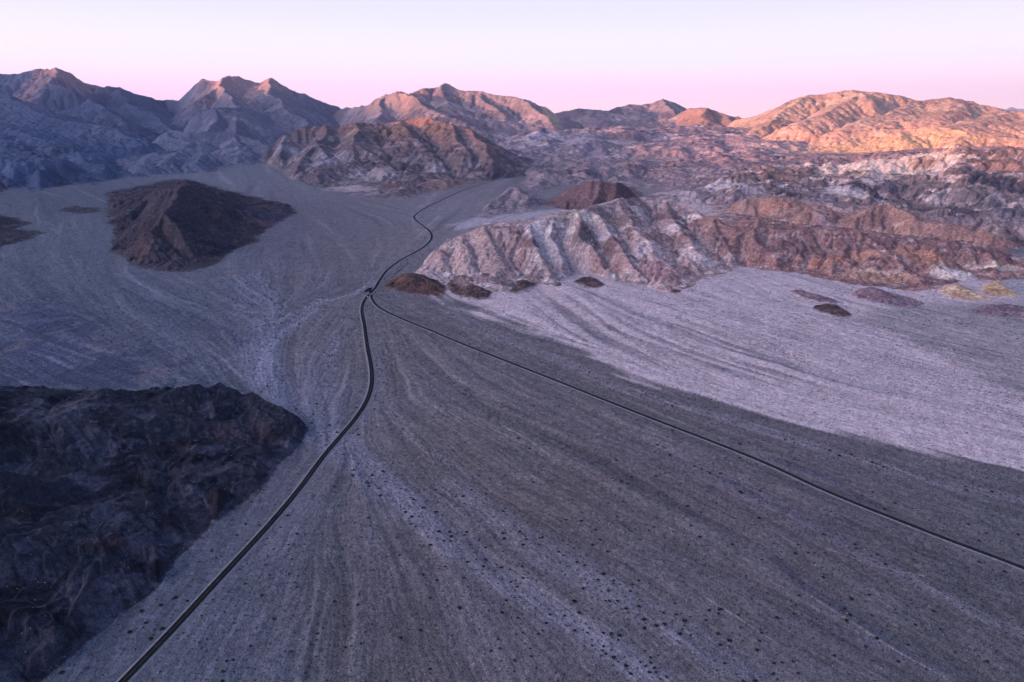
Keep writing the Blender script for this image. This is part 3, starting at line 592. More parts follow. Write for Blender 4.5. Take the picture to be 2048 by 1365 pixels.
def pmask(l, soft, warp=1.0):           # soft in shares of the distance
    p = gpoly(l); x = X + nz * Y * f32(.006 * warp) + S2 * Y * f32(.0022 * warp); y = Y + nz * Y * f32(.012 * warp) + (S3 * .6 + S2) * Y * f32(.0035 * warp)
    ys = [q[1] for q in p]; xs = [q[0] for q in p]
    o = np.zeros(X.shape, f32)
    b = np.nonzero((Y > min(ys) * .9) & (Y < max(ys) * 1.1) & (X > min(xs) - 60) & (X < max(xs) + 60))
    xx, yy = x[b], y[b]; ins = inpoly(xx, yy, p); d = np.full(xx.shape, 1e12, f32)
    for i in range(len(p)): d = np.minimum(d, segd2(xx, yy, *p[i], *p[(i + 1) % len(p)])[0])
    d = np.sqrt(d) / yy; d = np.where(ins, d, -d)
    o[b] = sstep(d, -soft, soft); return o
# pale fan
pale = pmask([(870, 590), (930, 604), (985, 628), (1040, 655), (1130, 690), (1250, 742), (1330, 765), (1450, 798), (1560, 832), (1700, 868), (1850, 900), (2048, 940), (2500, 1030), (2500, 560), (2048, 560), (1900, 560), (1700, 540), (1500, 480), (1300, 480), (1141, 480), (1000, 540), (900, 570)], .016, 2.2)
mixc(pale, (.50, .42, .46))
dk = pmask([(1130, 590), (1180, 590), (1290, 630), (1420, 650), (1560, 690), (1620, 740), (1560, 770), (1430, 745), (1300, 735), (1180, 700), (1110, 660), (1060, 625)], .012)
mixc(pale * dk * sstep(-S2, -.9, .5) * .55, (.26, .225, .265))
dk2 = pmask([(1780, 610), (2048, 600), (2500, 620), (2500, 900), (2048, 800), (1900, 720), (1800, 670), (1700, 640)], .03)
mixc(pale * dk2 * (.45 + .35 * sstep(S2, -1, 1)), (.20, .19, .215))
dk3 = pmask([(1400, 600), (1700, 640), (1800, 700), (2048, 820), (2300, 930), (2048, 880), (1700, 780), (1500, 700)], .03)
mixc(pale * dk3 * .5 * sstep(S2, -.6, 1.2), (.28, .25, .29))
pale_in = pale * sstep(S1 + S2 * .5, .5, 1.6) * (1 - sstep(Y, 2500, 4000))
mixc(pale_in * .3, (.52, .46, .48))
mixc(pale * dk * (1 - sstep(np.abs(S2 - .3 + .5 * S1), .08, .3)) * .8, (.52, .44, .44))
# white tongue behind the white badlands, pale pass
mixc(pmask([(895, 452), (950, 436), (1020, 428), (1120, 418), (1200, 408), (1200, 425), (1080, 440), (960, 452), (910, 462)], .01) * .8, (.42, .39, .46))
mixc(pmask([(1930, 505), (2048, 510), (2200, 520), (2200, 640), (2048, 600), (1985, 560)], .02) * .75, (.33, .33, .38))
# washes: broad pale bands that follow drawn courses
def band(l, wpx, col, k, soft=1.6):
    global COL
    pts = spline(gp(l), 25.); m = np.zeros(X.shape, f32)
    xs, ys = pts[:, 0], pts[:, 1]
    b = np.nonzero((Y > ys.min() - 80) & (Y < ys.max() + 80) & (X > xs.min() - 80) & (X < xs.max() + 80))
    x = X[b] + nz[b] * Y[b] * .008 + S2[b] * Y[b] * .0015; y = Y[b] + S3[b] * Y[b] * .003; d = np.full(x.shape, 1e12, f32)
    for p, q in zip(pts[:-1], pts[1:]): d = np.minimum(d, segd2(x, y, *p, *q)[0])
    d = np.sqrt(d) / (Y[b] * f32(wpx / FPX)); m[b] = (1 - sstep(d, .5, soft)) * k
    m *= plain
    if col is not None: mixc(m * (.7 + .3 * sstep(S1, -1, 1)), col)
    return m
W = []
W.append(band([(480, 560), (535, 640), (520, 700), (525, 760), (570, 810), (630, 862), (680, 890), (720, 925), (800, 1000), (880, 1060), (960, 1120), (1060, 1190), (1180, 1270), (1320, 1365), (1450, 1450)], 42, (.235, .235, .30), .62))
W.append(band([(640, 600), (600, 640), (545, 690), (520, 760)], 12, (.27, .26, .32), .8))
W.append(band([(760, 560), (700, 590), (620, 610), (560, 645)], 8, (.27, .26, .31), .7))
W.append(band([(690, 640), (665, 700), (660, 760), (650, 850)], 10, (.25, .24, .29), .6))
W.append(band([(760, 700), (775, 800), (830, 880), (950, 960)], 9, (.24, .225, .26), .5))
W.append(band([(900, 980), (1050, 1080), (1250, 1200), (1500, 1340), (1650, 1430)], 46, (.22, .22, .275), .5))
W.append(band([(1300, 880), (1500, 985), (1700, 1090), (1850, 1180), (2048, 1270)], 22, (.23, .215, .26), .5))
W.append(band([(900, 620), (1200, 760), (1500, 850), (1800, 945), (2100, 1010)], 20, (.24, .22, .265), .55))
W.append(band([(870, 380), (830, 440), (880, 500), (850, 530)], 6, (.28, .26, .31), .6))
WASH = np.max(np.array(W), axis=0)
for l, w_, c_, k_ in (([(1080, 830), (1300, 920), (1500, 1000), (1560, 1040)], 30, (.125, .108, .125), .5), ([(1560, 920), (1660, 960), (1760, 1010)], 10, (.075, .075, .12), .8), ([(1450, 960), (1650, 1060), (1800, 1150)], 22, (.105, .10, .135), .55),
     ([(700, 960), (720, 1080), (740, 1200), (800, 1300)], 26, (.12, .105, .12), .55), ([(560, 1120), (520, 1220), (470, 1330)], 18, (.13, .115, .135), .4), ([(1550, 1120), (1620, 1180), (1760, 1270), (1880, 1365)], 12, (.07, .075, .11), .75), ([(900, 1290), (930, 1365), (950, 1430)], 40, (.12, .11, .13), .4),
     ([(1650, 1250), (1850, 1330), (2000, 1400)], 30, (.10, .10, .135), .5), ([(1200, 1080), (1340, 1130)], 14, (.10, .09, .11), .6),
     ([(250, 560), (330, 640), (340, 700)], 26, (.12, .125, .165), .55), ([(370, 620), (440, 655), (480, 690)], 7, (.09, .09, .14), .8), ([(60, 620), (120, 680), (100, 740)], 60, (.085, .09, .15), .6), ([(0, 760), (150, 775), (300, 778)], 10, (.10, .11, .15), .6)):
    band(l, w_, c_, k_)
# thin pale banks
for l in ([(990, 1110), (1080, 1170), (1150, 1220), (1200, 1265)], [(1620, 1190), (1700, 1240), (1790, 1300), (1880, 1350), (1950, 1400)], [(1000, 850), (1060, 880), (1110, 915)], [(1640, 1090), (1740, 1130), (1850, 1155)], [(1400, 1190), (1500, 1250), (1560, 1290)]):
    band(l, 1.6, (.36, .30, .27), .85, 1.3)
# streaks of the sheet floods
near_fade = 1 - sstep(Y, 5000, 7500)
k = plain.astype(f32) * near_fade
COL *= (1 + k * (1 - .75 * sstep(Y, 1100, 2200)) * (1 - .45 * pale) * (.05 * S1 + .07 * S2 + .08 * S3 + .13 * nzf + .12 * pol(3.2, 1, 33))[...])[..., None].clip(.45, 1.7)
mixc(k * sstep(S2, 1.5, 2.4) * .26 * (.4 + .6 * sstep(Y, 500, 1100)), (.34, .32, .35))
mixc(k * sstep(-S2, 1.5, 2.5) * .45, (.09, .085, .11))
tn = S2 + .35 * S1
k = k * (1 - .75 * sstep(Y, 1300, 2100))
mixc(k * (1 - sstep(np.abs(tn - .2), .04, .16)) * sstep(fbm(X, Y, 160, 3, 641), -.1, .3) * .75, (.06, .065, .10))
mixc(k * (1 - sstep(np.abs(tn - .42), .03, .12)) * sstep(fbm(X, Y, 160, 3, 642), -.05, .35) * .5, (.34, .31, .33))
mixc(k * (1 - sstep(np.abs(S2 - .4 * S1 + 1.1), .04, .16)) * sstep(fbm(X, Y, 200, 3, 643), -.15, .2) * .75, (.06, .062, .09))
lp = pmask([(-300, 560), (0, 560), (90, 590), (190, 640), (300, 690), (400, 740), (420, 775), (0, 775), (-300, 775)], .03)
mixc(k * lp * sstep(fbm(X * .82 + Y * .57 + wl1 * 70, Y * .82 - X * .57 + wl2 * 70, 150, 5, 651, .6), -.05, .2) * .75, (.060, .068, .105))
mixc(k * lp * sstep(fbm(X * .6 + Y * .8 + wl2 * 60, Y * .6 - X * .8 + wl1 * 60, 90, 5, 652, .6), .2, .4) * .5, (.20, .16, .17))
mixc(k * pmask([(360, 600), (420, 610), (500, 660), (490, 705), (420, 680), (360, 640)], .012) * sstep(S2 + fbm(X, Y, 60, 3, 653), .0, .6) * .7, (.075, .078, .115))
pb = fbm(X, Y, 45, 4, 644, .6) * .6 + .5 * S2
mixc(k * sstep(pb, .35, .75) * sstep(fbm(X, Y, 400, 3, 645), -.15, .3) * (1 - pale) * .35, (.105, .088, .105))

# rocks
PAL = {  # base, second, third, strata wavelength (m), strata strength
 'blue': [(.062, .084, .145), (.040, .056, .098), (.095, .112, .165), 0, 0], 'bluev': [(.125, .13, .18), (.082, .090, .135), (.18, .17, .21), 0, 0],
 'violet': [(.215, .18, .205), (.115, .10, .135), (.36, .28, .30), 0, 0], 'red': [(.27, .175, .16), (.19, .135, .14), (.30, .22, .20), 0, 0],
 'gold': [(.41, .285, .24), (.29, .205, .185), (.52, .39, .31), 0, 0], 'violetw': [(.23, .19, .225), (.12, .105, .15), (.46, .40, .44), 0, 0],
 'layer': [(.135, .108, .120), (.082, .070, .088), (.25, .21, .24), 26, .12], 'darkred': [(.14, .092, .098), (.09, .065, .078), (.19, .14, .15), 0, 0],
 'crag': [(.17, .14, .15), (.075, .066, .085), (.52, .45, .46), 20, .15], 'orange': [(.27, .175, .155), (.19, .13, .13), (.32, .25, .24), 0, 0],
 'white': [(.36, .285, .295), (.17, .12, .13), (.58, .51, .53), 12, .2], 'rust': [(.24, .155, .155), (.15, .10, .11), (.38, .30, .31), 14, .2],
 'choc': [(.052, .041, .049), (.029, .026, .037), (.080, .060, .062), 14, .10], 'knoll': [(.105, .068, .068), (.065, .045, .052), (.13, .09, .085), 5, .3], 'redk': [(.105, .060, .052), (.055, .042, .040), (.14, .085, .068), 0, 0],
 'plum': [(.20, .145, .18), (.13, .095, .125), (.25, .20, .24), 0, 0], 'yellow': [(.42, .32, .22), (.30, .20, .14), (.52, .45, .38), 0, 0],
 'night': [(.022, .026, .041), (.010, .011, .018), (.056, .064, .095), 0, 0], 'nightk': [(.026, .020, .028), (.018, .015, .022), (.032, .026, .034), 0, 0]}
gxx, gyy = grad(Hh); SLOPE = np.sqrt(gxx ** 2 + gyy ** 2)
for k_, F in enumerate(FE):
    m = ID == k_ + 1
    if not m.any(): continue
    b = np.nonzero(m); x, y, z = X[b], Y[b], Hh[b]; lam = F['lam']
    c1, c2, c3, sw, ss = PAL[F['pal']]; c1, c2, c3 = (np.array(c, f32) for c in (c1, c2, c3))
    n1 = fbm(x + z * .5, y, lam * 1.6, 5, 400 + k_ * 3); n2 = fbm(x, y + z * .8, lam * .9, 5, 401 + k_ * 3, .62); n3 = fbm(x, y, lam * .12, 3, 402, .6)
    col = c1 + (c2 - c1) * sstep(n1 + .35 * n3, -.05, .45)[:, None]
    col += (c3 - col) * (sstep(n2 + .3 * n3 - .15 * ERO[b], .08, .42) * .85)[:, None]
    if sw: col *= (1 + ss * np.sin(z * 6.283 / sw + n1 * 5))[:, None]
    # gravel gathers in the gullies and at the foot, bare rock on the spurs
    col += (c3 * .85 - col) * (.35 * sstep(-ERO[b], .25, .9) * sstep(TT[b], 0, .3))[:, None] * (0 if F['pal'] in ('choc', 'knoll', 'redk') else 1)
    col *= (1 + .16 * n3)[:, None]
    # the foot takes the colour of the plain in tongues
    wf = (1 - sstep(TT[b] + S2[b] * .02, .01, .07)) * (.6 if F['pal'] in ('choc', 'knoll', 'redk', 'nightk') else .9)
    if F['pal'] in ('knoll', 'redk', 'plum', 'yellow'): wf = (1 - sstep(TT[b] + n3 * .06, .02, .30)) * .8
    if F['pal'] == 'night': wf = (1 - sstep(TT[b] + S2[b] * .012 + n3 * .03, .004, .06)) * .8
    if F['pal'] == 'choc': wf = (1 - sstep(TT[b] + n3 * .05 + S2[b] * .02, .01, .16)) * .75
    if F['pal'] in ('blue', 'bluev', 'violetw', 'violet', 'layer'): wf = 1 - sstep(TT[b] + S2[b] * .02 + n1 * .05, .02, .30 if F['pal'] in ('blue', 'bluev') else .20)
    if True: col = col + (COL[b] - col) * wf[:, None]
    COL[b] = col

# hand surveyed patches of rock colour, some sunlit tips and shaded flanks painted in: px, py, half width, half height, colour, strength
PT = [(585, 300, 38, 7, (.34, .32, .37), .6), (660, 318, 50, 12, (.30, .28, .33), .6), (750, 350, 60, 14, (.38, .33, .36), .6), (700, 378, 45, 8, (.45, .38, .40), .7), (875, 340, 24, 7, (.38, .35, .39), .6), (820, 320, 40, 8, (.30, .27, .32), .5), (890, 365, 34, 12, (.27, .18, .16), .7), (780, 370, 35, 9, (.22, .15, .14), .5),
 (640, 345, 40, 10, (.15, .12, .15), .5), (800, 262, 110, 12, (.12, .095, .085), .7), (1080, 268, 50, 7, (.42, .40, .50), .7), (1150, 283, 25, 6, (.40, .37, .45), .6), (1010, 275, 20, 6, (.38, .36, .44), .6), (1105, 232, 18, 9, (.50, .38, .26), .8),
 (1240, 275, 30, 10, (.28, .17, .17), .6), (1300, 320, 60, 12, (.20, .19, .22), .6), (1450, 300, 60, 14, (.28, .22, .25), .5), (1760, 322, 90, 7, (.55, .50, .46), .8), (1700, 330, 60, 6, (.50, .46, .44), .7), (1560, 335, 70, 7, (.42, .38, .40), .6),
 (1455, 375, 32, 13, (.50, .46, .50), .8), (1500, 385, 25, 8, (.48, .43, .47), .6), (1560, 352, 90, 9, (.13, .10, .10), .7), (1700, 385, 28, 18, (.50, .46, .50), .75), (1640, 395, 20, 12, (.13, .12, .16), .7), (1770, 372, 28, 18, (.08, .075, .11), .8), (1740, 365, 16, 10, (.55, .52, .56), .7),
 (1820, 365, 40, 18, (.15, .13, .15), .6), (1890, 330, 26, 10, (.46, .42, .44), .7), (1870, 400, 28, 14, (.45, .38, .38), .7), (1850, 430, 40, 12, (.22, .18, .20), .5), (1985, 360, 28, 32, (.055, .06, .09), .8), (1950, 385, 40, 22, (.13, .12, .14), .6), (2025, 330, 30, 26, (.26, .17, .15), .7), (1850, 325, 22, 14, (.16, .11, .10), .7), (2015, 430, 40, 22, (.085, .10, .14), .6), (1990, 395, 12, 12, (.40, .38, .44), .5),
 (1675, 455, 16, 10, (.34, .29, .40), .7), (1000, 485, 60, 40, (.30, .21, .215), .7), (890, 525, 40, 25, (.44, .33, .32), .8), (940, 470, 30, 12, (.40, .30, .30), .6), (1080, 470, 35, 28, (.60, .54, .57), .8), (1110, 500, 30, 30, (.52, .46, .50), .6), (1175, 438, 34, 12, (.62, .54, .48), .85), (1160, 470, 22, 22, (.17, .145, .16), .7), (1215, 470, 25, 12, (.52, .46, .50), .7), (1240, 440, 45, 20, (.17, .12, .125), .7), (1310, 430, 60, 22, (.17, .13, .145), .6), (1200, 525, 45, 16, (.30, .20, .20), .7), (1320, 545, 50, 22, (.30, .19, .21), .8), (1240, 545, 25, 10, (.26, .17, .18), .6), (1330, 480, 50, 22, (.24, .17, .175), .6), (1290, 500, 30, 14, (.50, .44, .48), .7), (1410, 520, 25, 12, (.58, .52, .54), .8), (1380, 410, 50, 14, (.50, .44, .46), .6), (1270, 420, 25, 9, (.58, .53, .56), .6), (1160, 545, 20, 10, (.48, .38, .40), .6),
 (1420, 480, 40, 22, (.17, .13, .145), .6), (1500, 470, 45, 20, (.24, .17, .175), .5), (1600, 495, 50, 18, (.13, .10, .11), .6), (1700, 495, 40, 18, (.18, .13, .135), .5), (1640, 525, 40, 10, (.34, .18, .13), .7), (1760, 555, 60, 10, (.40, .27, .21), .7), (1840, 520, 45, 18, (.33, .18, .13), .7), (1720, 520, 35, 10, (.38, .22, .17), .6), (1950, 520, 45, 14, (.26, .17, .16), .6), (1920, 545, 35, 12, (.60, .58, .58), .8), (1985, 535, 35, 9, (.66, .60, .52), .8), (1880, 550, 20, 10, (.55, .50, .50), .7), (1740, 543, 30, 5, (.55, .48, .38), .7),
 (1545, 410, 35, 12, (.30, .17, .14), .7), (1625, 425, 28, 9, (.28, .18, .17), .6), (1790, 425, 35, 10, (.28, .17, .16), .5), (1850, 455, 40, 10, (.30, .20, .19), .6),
 (300, 470, 26, 30, (.10, .062, .055), .5), (265, 500, 20, 20, (.085, .058, .058), .5), (345, 525, 50, 14, (.085, .066, .08), .5), (540, 430, 40, 10, (.075, .07, .11), .5), (420, 450, 50, 22, (.035, .032, .048), .5), (530, 445, 20, 6, (.14, .075, .085), .6),  # lone hill: warm lit left flank and dark shaded right flank painted in
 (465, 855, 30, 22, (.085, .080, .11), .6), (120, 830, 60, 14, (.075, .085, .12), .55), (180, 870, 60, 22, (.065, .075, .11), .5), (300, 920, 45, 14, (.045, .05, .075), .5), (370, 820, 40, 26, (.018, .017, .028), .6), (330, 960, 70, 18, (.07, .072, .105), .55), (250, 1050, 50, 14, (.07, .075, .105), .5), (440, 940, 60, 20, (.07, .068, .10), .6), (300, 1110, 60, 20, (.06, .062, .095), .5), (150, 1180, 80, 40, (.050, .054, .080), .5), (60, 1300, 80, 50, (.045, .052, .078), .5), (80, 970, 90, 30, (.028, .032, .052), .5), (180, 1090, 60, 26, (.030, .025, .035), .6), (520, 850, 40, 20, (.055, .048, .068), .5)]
PT += [(1130, 320, 60, 14, (.30, .24, .27), .6), (1350, 300, 60, 12, (.34, .26, .28), .6), (1480, 280, 50, 8, (.36, .27, .29), .6), (1400, 345, 60, 12, (.26, .225, .25), .6), (1220, 345, 60, 10, (.20, .18, .21), .6), (1560, 300, 60, 10, (.40, .32, .31), .6), (1050, 330, 30, 8, (.16, .14, .19), .6), (1180, 300, 30, 8, (.13, .115, .17), .6), (1290, 345, 30, 8, (.13, .12, .16), .6), (1440, 325, 30, 8, (.14, .125, .165), .6), (1800, 278, 190, 20, (.52, .38, .23), .7), (1650, 245, 60, 14, (.44, .30, .27), .5), (465, 160, 60, 16, (.36, .22, .21), .7), (110, 142, 40, 8, (.36, .21, .20), .8), (425, 178, 45, 7, (.38, .22, .20), .7), (535, 165, 22, 12, (.38, .23, .21), .7), (845, 243, 60, 6, (.34, .18, .15), .7), (830, 190, 20, 8, (.36, .24, .22), .6), (230, 1080, 30, 14, (.035, .022, .026), .7), (480, 880, 60, 30, (.038, .028, .036), .5), (560, 870, 50, 20, (.036, .026, .034), .5), (230, 830, 40, 16, (.02, .02, .03), .6), (60, 900, 60, 16, (.016, .018, .028), .6), (300, 1045, 60, 6, (.11, .11, .15), .5), (170, 965, 40, 5, (.10, .11, .15), .5), (400, 900, 50, 8, (.085, .085, .12), .5)]  # includes sunlight put into the colour: pink summits, red crest strip, gold lower massif
pn1 = fbm(X, Y, 45, 4, 601, .6)
for (px, py, rx, ry, c, s) in PT:
    x0, y0 = hit(px, py); xa, ya = hit(px, py + ry * .8); xb, yb = hit(px, py - ry * .8)
    RX = rx / FPX * y0 * 1.05; RY = max(abs(yb - ya) * .6, y0 * .012); RY = min(RY, y0 * .12)
    sl = (slice(*np.searchsorted(YY, [y0 - RY * 2, y0 + RY * 2])), slice(*np.searchsorted(A, [(x0 - RX * 2) / y0 - .02, (x0 + RX * 2) / y0 + .02])))
    wn = pn1[sl] + .6 * nz[sl] + .5 * nzf[sl] * .6
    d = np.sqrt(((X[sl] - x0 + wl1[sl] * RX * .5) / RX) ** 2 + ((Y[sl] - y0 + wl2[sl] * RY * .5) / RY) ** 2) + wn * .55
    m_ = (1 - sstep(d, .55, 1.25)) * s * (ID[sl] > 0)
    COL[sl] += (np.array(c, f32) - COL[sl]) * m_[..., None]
# rills of gravel on the dark foreground hill
fgk = [i + 1 for i, F in enumerate(FE) if F['pal'] == 'night'][0]
mk = (ID == fgk).astype(f32)
rl = 1 - sstep(np.abs(vnoise(X / 22 + wl1 * .8, Y / 40 + wl2 * .8, 611)), .0, .10)
mixc(mk * rl * .40 * sstep(nz, -.3, .3), (.085, .09, .125))
mixc(mk * (1 - sstep(TT, .02, .35)) * sstep(S2, -1.2, .6) * .30, (.075, .078, .11))
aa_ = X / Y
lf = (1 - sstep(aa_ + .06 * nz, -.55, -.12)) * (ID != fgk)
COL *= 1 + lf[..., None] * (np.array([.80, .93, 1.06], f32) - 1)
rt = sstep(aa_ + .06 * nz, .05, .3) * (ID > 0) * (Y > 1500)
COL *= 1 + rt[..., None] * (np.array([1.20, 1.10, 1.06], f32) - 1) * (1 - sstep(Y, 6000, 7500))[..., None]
gr = h01(np.arange(X.size, dtype=np.int32).reshape(X.shape), np.zeros(X.shape, np.int32), 5) - .5; gr2 = pol(1.6, 1, 34)
COL *= (1 + (.13 * gr + .20 * gr2) * np.where(plain, 1, .8))[..., None]
COL = np.clip(COL, .008, .8)
# gravel verge of the roads
mixc((1 - sstep(RDIST, 7, 15)) * .0, (.3, .3, .35))
print('albedo', time.time() - T0)

# ------------------------------------------------------------------ materials
def mat_land(name, bump=1.0, grain=.35, mid=.55):
    m = bpy.data.materials.new(name); m.use_nodes = True; t = m.node_tree; t.nodes.clear()
    n = lambda ty, **k: [setattr(a, b, c) or a for a in [t.nodes.new(ty)] for b, c in (k or {'label': ''}).items()][0]
    l = t.links.new
    at = n('ShaderNodeAttribute', attribute_name='soil'); co = n('ShaderNodeNewGeometry')
    def noise(scale, det, r=.6):
        q = n('ShaderNodeTexNoise'); q.inputs['Scale'].default_value = scale; q.inputs['Detail'].default_value = det; q.inputs['Roughness'].default_value = r
        l(co.outputs['Position'], q.inputs['Vector']); return q
    a = noise(.9, 3); b = noise(.14, 4, .65); c = noise(.03, 4, .6)
    def remap(q, lo, hi):
        r = n('ShaderNodeMapRange'); r.inputs['From Min'].default_value = .3; r.inputs['From Max'].default_value = .7; r.inputs['To Min'].default_value = lo; r.inputs['To Max'].default_value = hi
        l(q.outputs['Fac'], r.inputs['Value']); return r.outputs[0]
    g = n('ShaderNodeMath', operation='MULTIPLY'); l(remap(a, 1 - grain, 1 + grain), g.inputs[0]); l(remap(b, 1 - grain * mid, 1 + grain * mid), g.inputs[1])
    g2 = n('ShaderNodeMath', operation='MULTIPLY'); l(g.outputs[0], g2.inputs[0]); l(remap(c, 1 - grain * .3, 1 + grain * .3), g2.inputs[1])
    sc_ = n('ShaderNodeVectorMath', operation='SCALE'); l(at.outputs['Color'], sc_.inputs[0]); l(g2.outputs[0], sc_.inputs['Scale'])
    bs = n('ShaderNodeBsdfPrincipled'); bs.inputs['Roughness'].default_value = 1; bs.inputs['Specular IOR Level'].default_value = .05
    l(sc_.outputs[0], bs.inputs['Base Color'])
    bp = n('ShaderNodeBump'); bp.inputs['Strength'].default_value = 1.0 * bump; bp.inputs['Distance'].default_value = 1.6; l(b.outputs['Fac'], bp.inputs['Height'])
    bp2 = n('ShaderNodeBump'); bp2.inputs['Strength'].default_value = .6 * bump; bp2.inputs['Distance'].default_value = 8.0; l(c.outputs['Fac'], bp2.inputs['Height']); l(bp2.outputs[0], bp.inputs['Normal'])
    l(bp.outputs[0], bs.inputs['Normal'])
    o = n('ShaderNodeOutputMaterial'); l(bs.outputs[0], o.inputs[0]); return m
M_land = mat_land('desert_gravel', .9, .45); M_rock = mat_land('bare_rock', 1.4, .55, 1.0)
def mat_simple(name, col, var=.2, scale=.5, rough=.9, spec=.2, detail=3):
    m = bpy.data.materials.new(name); m.use_nodes = True; t = m.node_tree; bs = t.nodes['Principled BSDF']
    co = t.nodes.new('ShaderNodeNewGeometry'); q = t.nodes.new('ShaderNodeTexNoise'); q.inputs['Scale'].default_value = scale; q.inputs['Detail'].default_value = detail
    t.links.new(co.outputs['Position'], q.inputs['Vector']); r = t.nodes.new('ShaderNodeMapRange'); r.inputs['From Min'].default_value = .3; r.inputs['From Max'].default_value = .7
    r.inputs['To Min'].default_value = 1 - var; r.inputs['To Max'].default_value = 1 + var; t.links.new(q.outputs['Fac'], r.inputs['Value'])
    v = t.nodes.new('ShaderNodeVectorMath'); v.operation = 'SCALE'; v.inputs[0].default_value = col; t.links.new(r.outputs[0], v.inputs['Scale']); t.links.new(v.outputs[0], bs.inputs['Base Color'])
    bs.inputs['Roughness'].default_value = rough; bs.inputs['Specular IOR Level'].default_value = spec; return m
M_asph = mat_simple('asphalt', (.013, .016, .020), .25, .15, 1.0, 0.0)
M_verge = mat_simple('graded_gravel', (.175, .18, .215), .25, .3)
M_line = mat_simple('worn_yellow_paint', (.16, .12, .05), .3, .4)
M_bush = mat_simple('bush_leaves', (.022, .026, .018), .6, .35)
M_twig = mat_simple('bush_twigs', (.05, .04, .032), .3, 2.0)
M_stone = mat_simple('pale_stone', (.62, .60, .60), .25, .6)
M_white = mat_simple('white_car_paint', (.8, .8, .8), .03, 1, .3, .5); M_glass = mat_simple('car_glass', (.02, .025, .03), .05, 1, .1, .5); M_tyre = mat_simple('rubber', (.02, .02, .02), .1, 3)
M_far = mat_simple('far_rock', (.32, .30, .36), .2, .001)

# ------------------------------------------------------------------ mesh helpers
def mesh_from(name, V, Fq, mat, col=None, smooth=True, parent=None):
    V = np.ascontiguousarray(V, f32); Fq = np.ascontiguousarray(Fq, np.int32); me = bpy.data.meshes.new(name)
    k = Fq.shape[1]; me.vertices.add(len(V)); me.vertices.foreach_set('co', V.ravel())
    me.loops.add(Fq.size); me.loops.foreach_set('vertex_index', Fq.ravel()); me.polygons.add(len(Fq))
    me.polygons.foreach_set('loop_start', np.arange(0, Fq.size, k, dtype=np.int32)); me.polygons.foreach_set('loop_total', np.full(len(Fq), k, np.int32))
    if smooth: me.polygons.foreach_set('use_smooth', np.ones(len(Fq), bool))
    me.update(calc_edges=True)
    if col is not None:
        a = me.attributes.new('soil', 'FLOAT_COLOR', 'POINT'); c = np.ones((len(V), 4), f32); c[:, :3] = col; a.data.foreach_set('color', c.ravel())
    me.materials.append(mat); o = bpy.data.objects.new(name, me); C.objects.link(o)
    if parent: o.parent = parent
    return o
def tag(o, label=None, cat=None, group=None, kind=None):
    if label: o['label'] = label
    if cat: o['category'] = cat
    if group: o['group'] = group
    if kind: o['kind'] = kind
    return o
# ------------------------------------------------------------------ land meshes: one object per landform
VX = np.stack([X, Y, Hh], -1).reshape(-1, 3); VC_ = COL.reshape(-1, 3)
vid = np.arange(NR * NC, dtype=np.int32).reshape(NR, NC)
Fall = np.stack([vid[:-1, :-1], vid[:-1, 1:], vid[1:, 1:], vid[1:, :-1]], -1)
# a face belongs to the landform of most of its corners
fid = np.maximum(np.maximum(ID[:-1, :-1], ID[:-1, 1:]), np.maximum(ID[1:, 1:], ID[1:, :-1]))
for k_ in range(len(FE) + 1):
    m = fid == k_
    if not m.any(): continue
    q = Fall[m]; used, inv = np.unique(q.ravel(), return_inverse=True)
    F = FE[k_ - 1] if k_ else None
    o = mesh_from('ground' if k_ == 0 else F['name'], VX[used], inv.reshape(q.shape), M_land if k_ == 0 else M_rock, VC_[used])
    tag(o, 'wide gravel desert plain of braided washes and fans' if k_ == 0 else F['label'], 'desert plain' if k_ == 0 else F['name'], kind='structure')
# the land outside the surveyed fan: one big sheet just below
big = np.array([(-29000, -17000, -6), (33000, -17000, -6), (33000, 110, -6), (-29000, 110, -6)], f32)
o = mesh_from('terrain', big, np.array([[0, 1, 2, 3]]), M_land, np.full((4, 3), .2), False)
tag(o, 'valley floor running on behind the viewpoint', 'valley floor', kind='structure')
# unseen range added behind the viewpoint, its crest shaped to shade the valley
perp = np.array([math.cos(SUN_AZ), math.sin(SUN_AZ)]); sdir = np.array([Sx, Sy])
W0 = 9000.0; te = math.tan(SUN_EL)
uu = np.linspace(-16000, 12000, 260)
crest = np.interp(uu, [-16000, -10300, -9900, -7600, -6200, -5600, -4800, -4100, -2900, -2000, -1000, 12000], [1080, 1010, 850, 760, 640, 590, 500, 455, 365, 360, 410, 470])
crest = crest + W0 * te + fbm(uu.astype(f32), uu.astype(f32) * 0, 2200, 5, 71) * 60
rows = [(-3800, 0), (-2600, .3), (-1500, .62), (-700, .85), (0, 1.0), (900, .8), (2000, .5), (3400, .2), (4600, 0)]
V = []
for (dw, f_) in rows:
    rr = fbm(uu.astype(f32), np.full(uu.shape, dw, f32), 1400, 5, 72)
    for j, u in enumerate(uu):
        p = perp * u + sdir * (W0 - dw); z = (crest[j] if f_ == 1 else min(crest[j] * f_ * (1 + .18 * rr[j]), crest[j] * .97)); V.append((p[0], p[1], z - (7 if f_ == 0 else 0)))
n_ = len(uu); Fq = [(r * n_ + j, r * n_ + j + 1, (r + 1) * n_ + j + 1, (r + 1) * n_ + j) for r in range(len(rows) - 1) for j in range(n_ - 1)]
o = mesh_from('mountain', np.array(V), np.array(Fq), M_rock, np.full((len(V), 3), .17))
tag(o, 'dark range across the valley, unseen behind the viewpoint, added and shaped to hide the low sun', 'mountain', kind='structure')
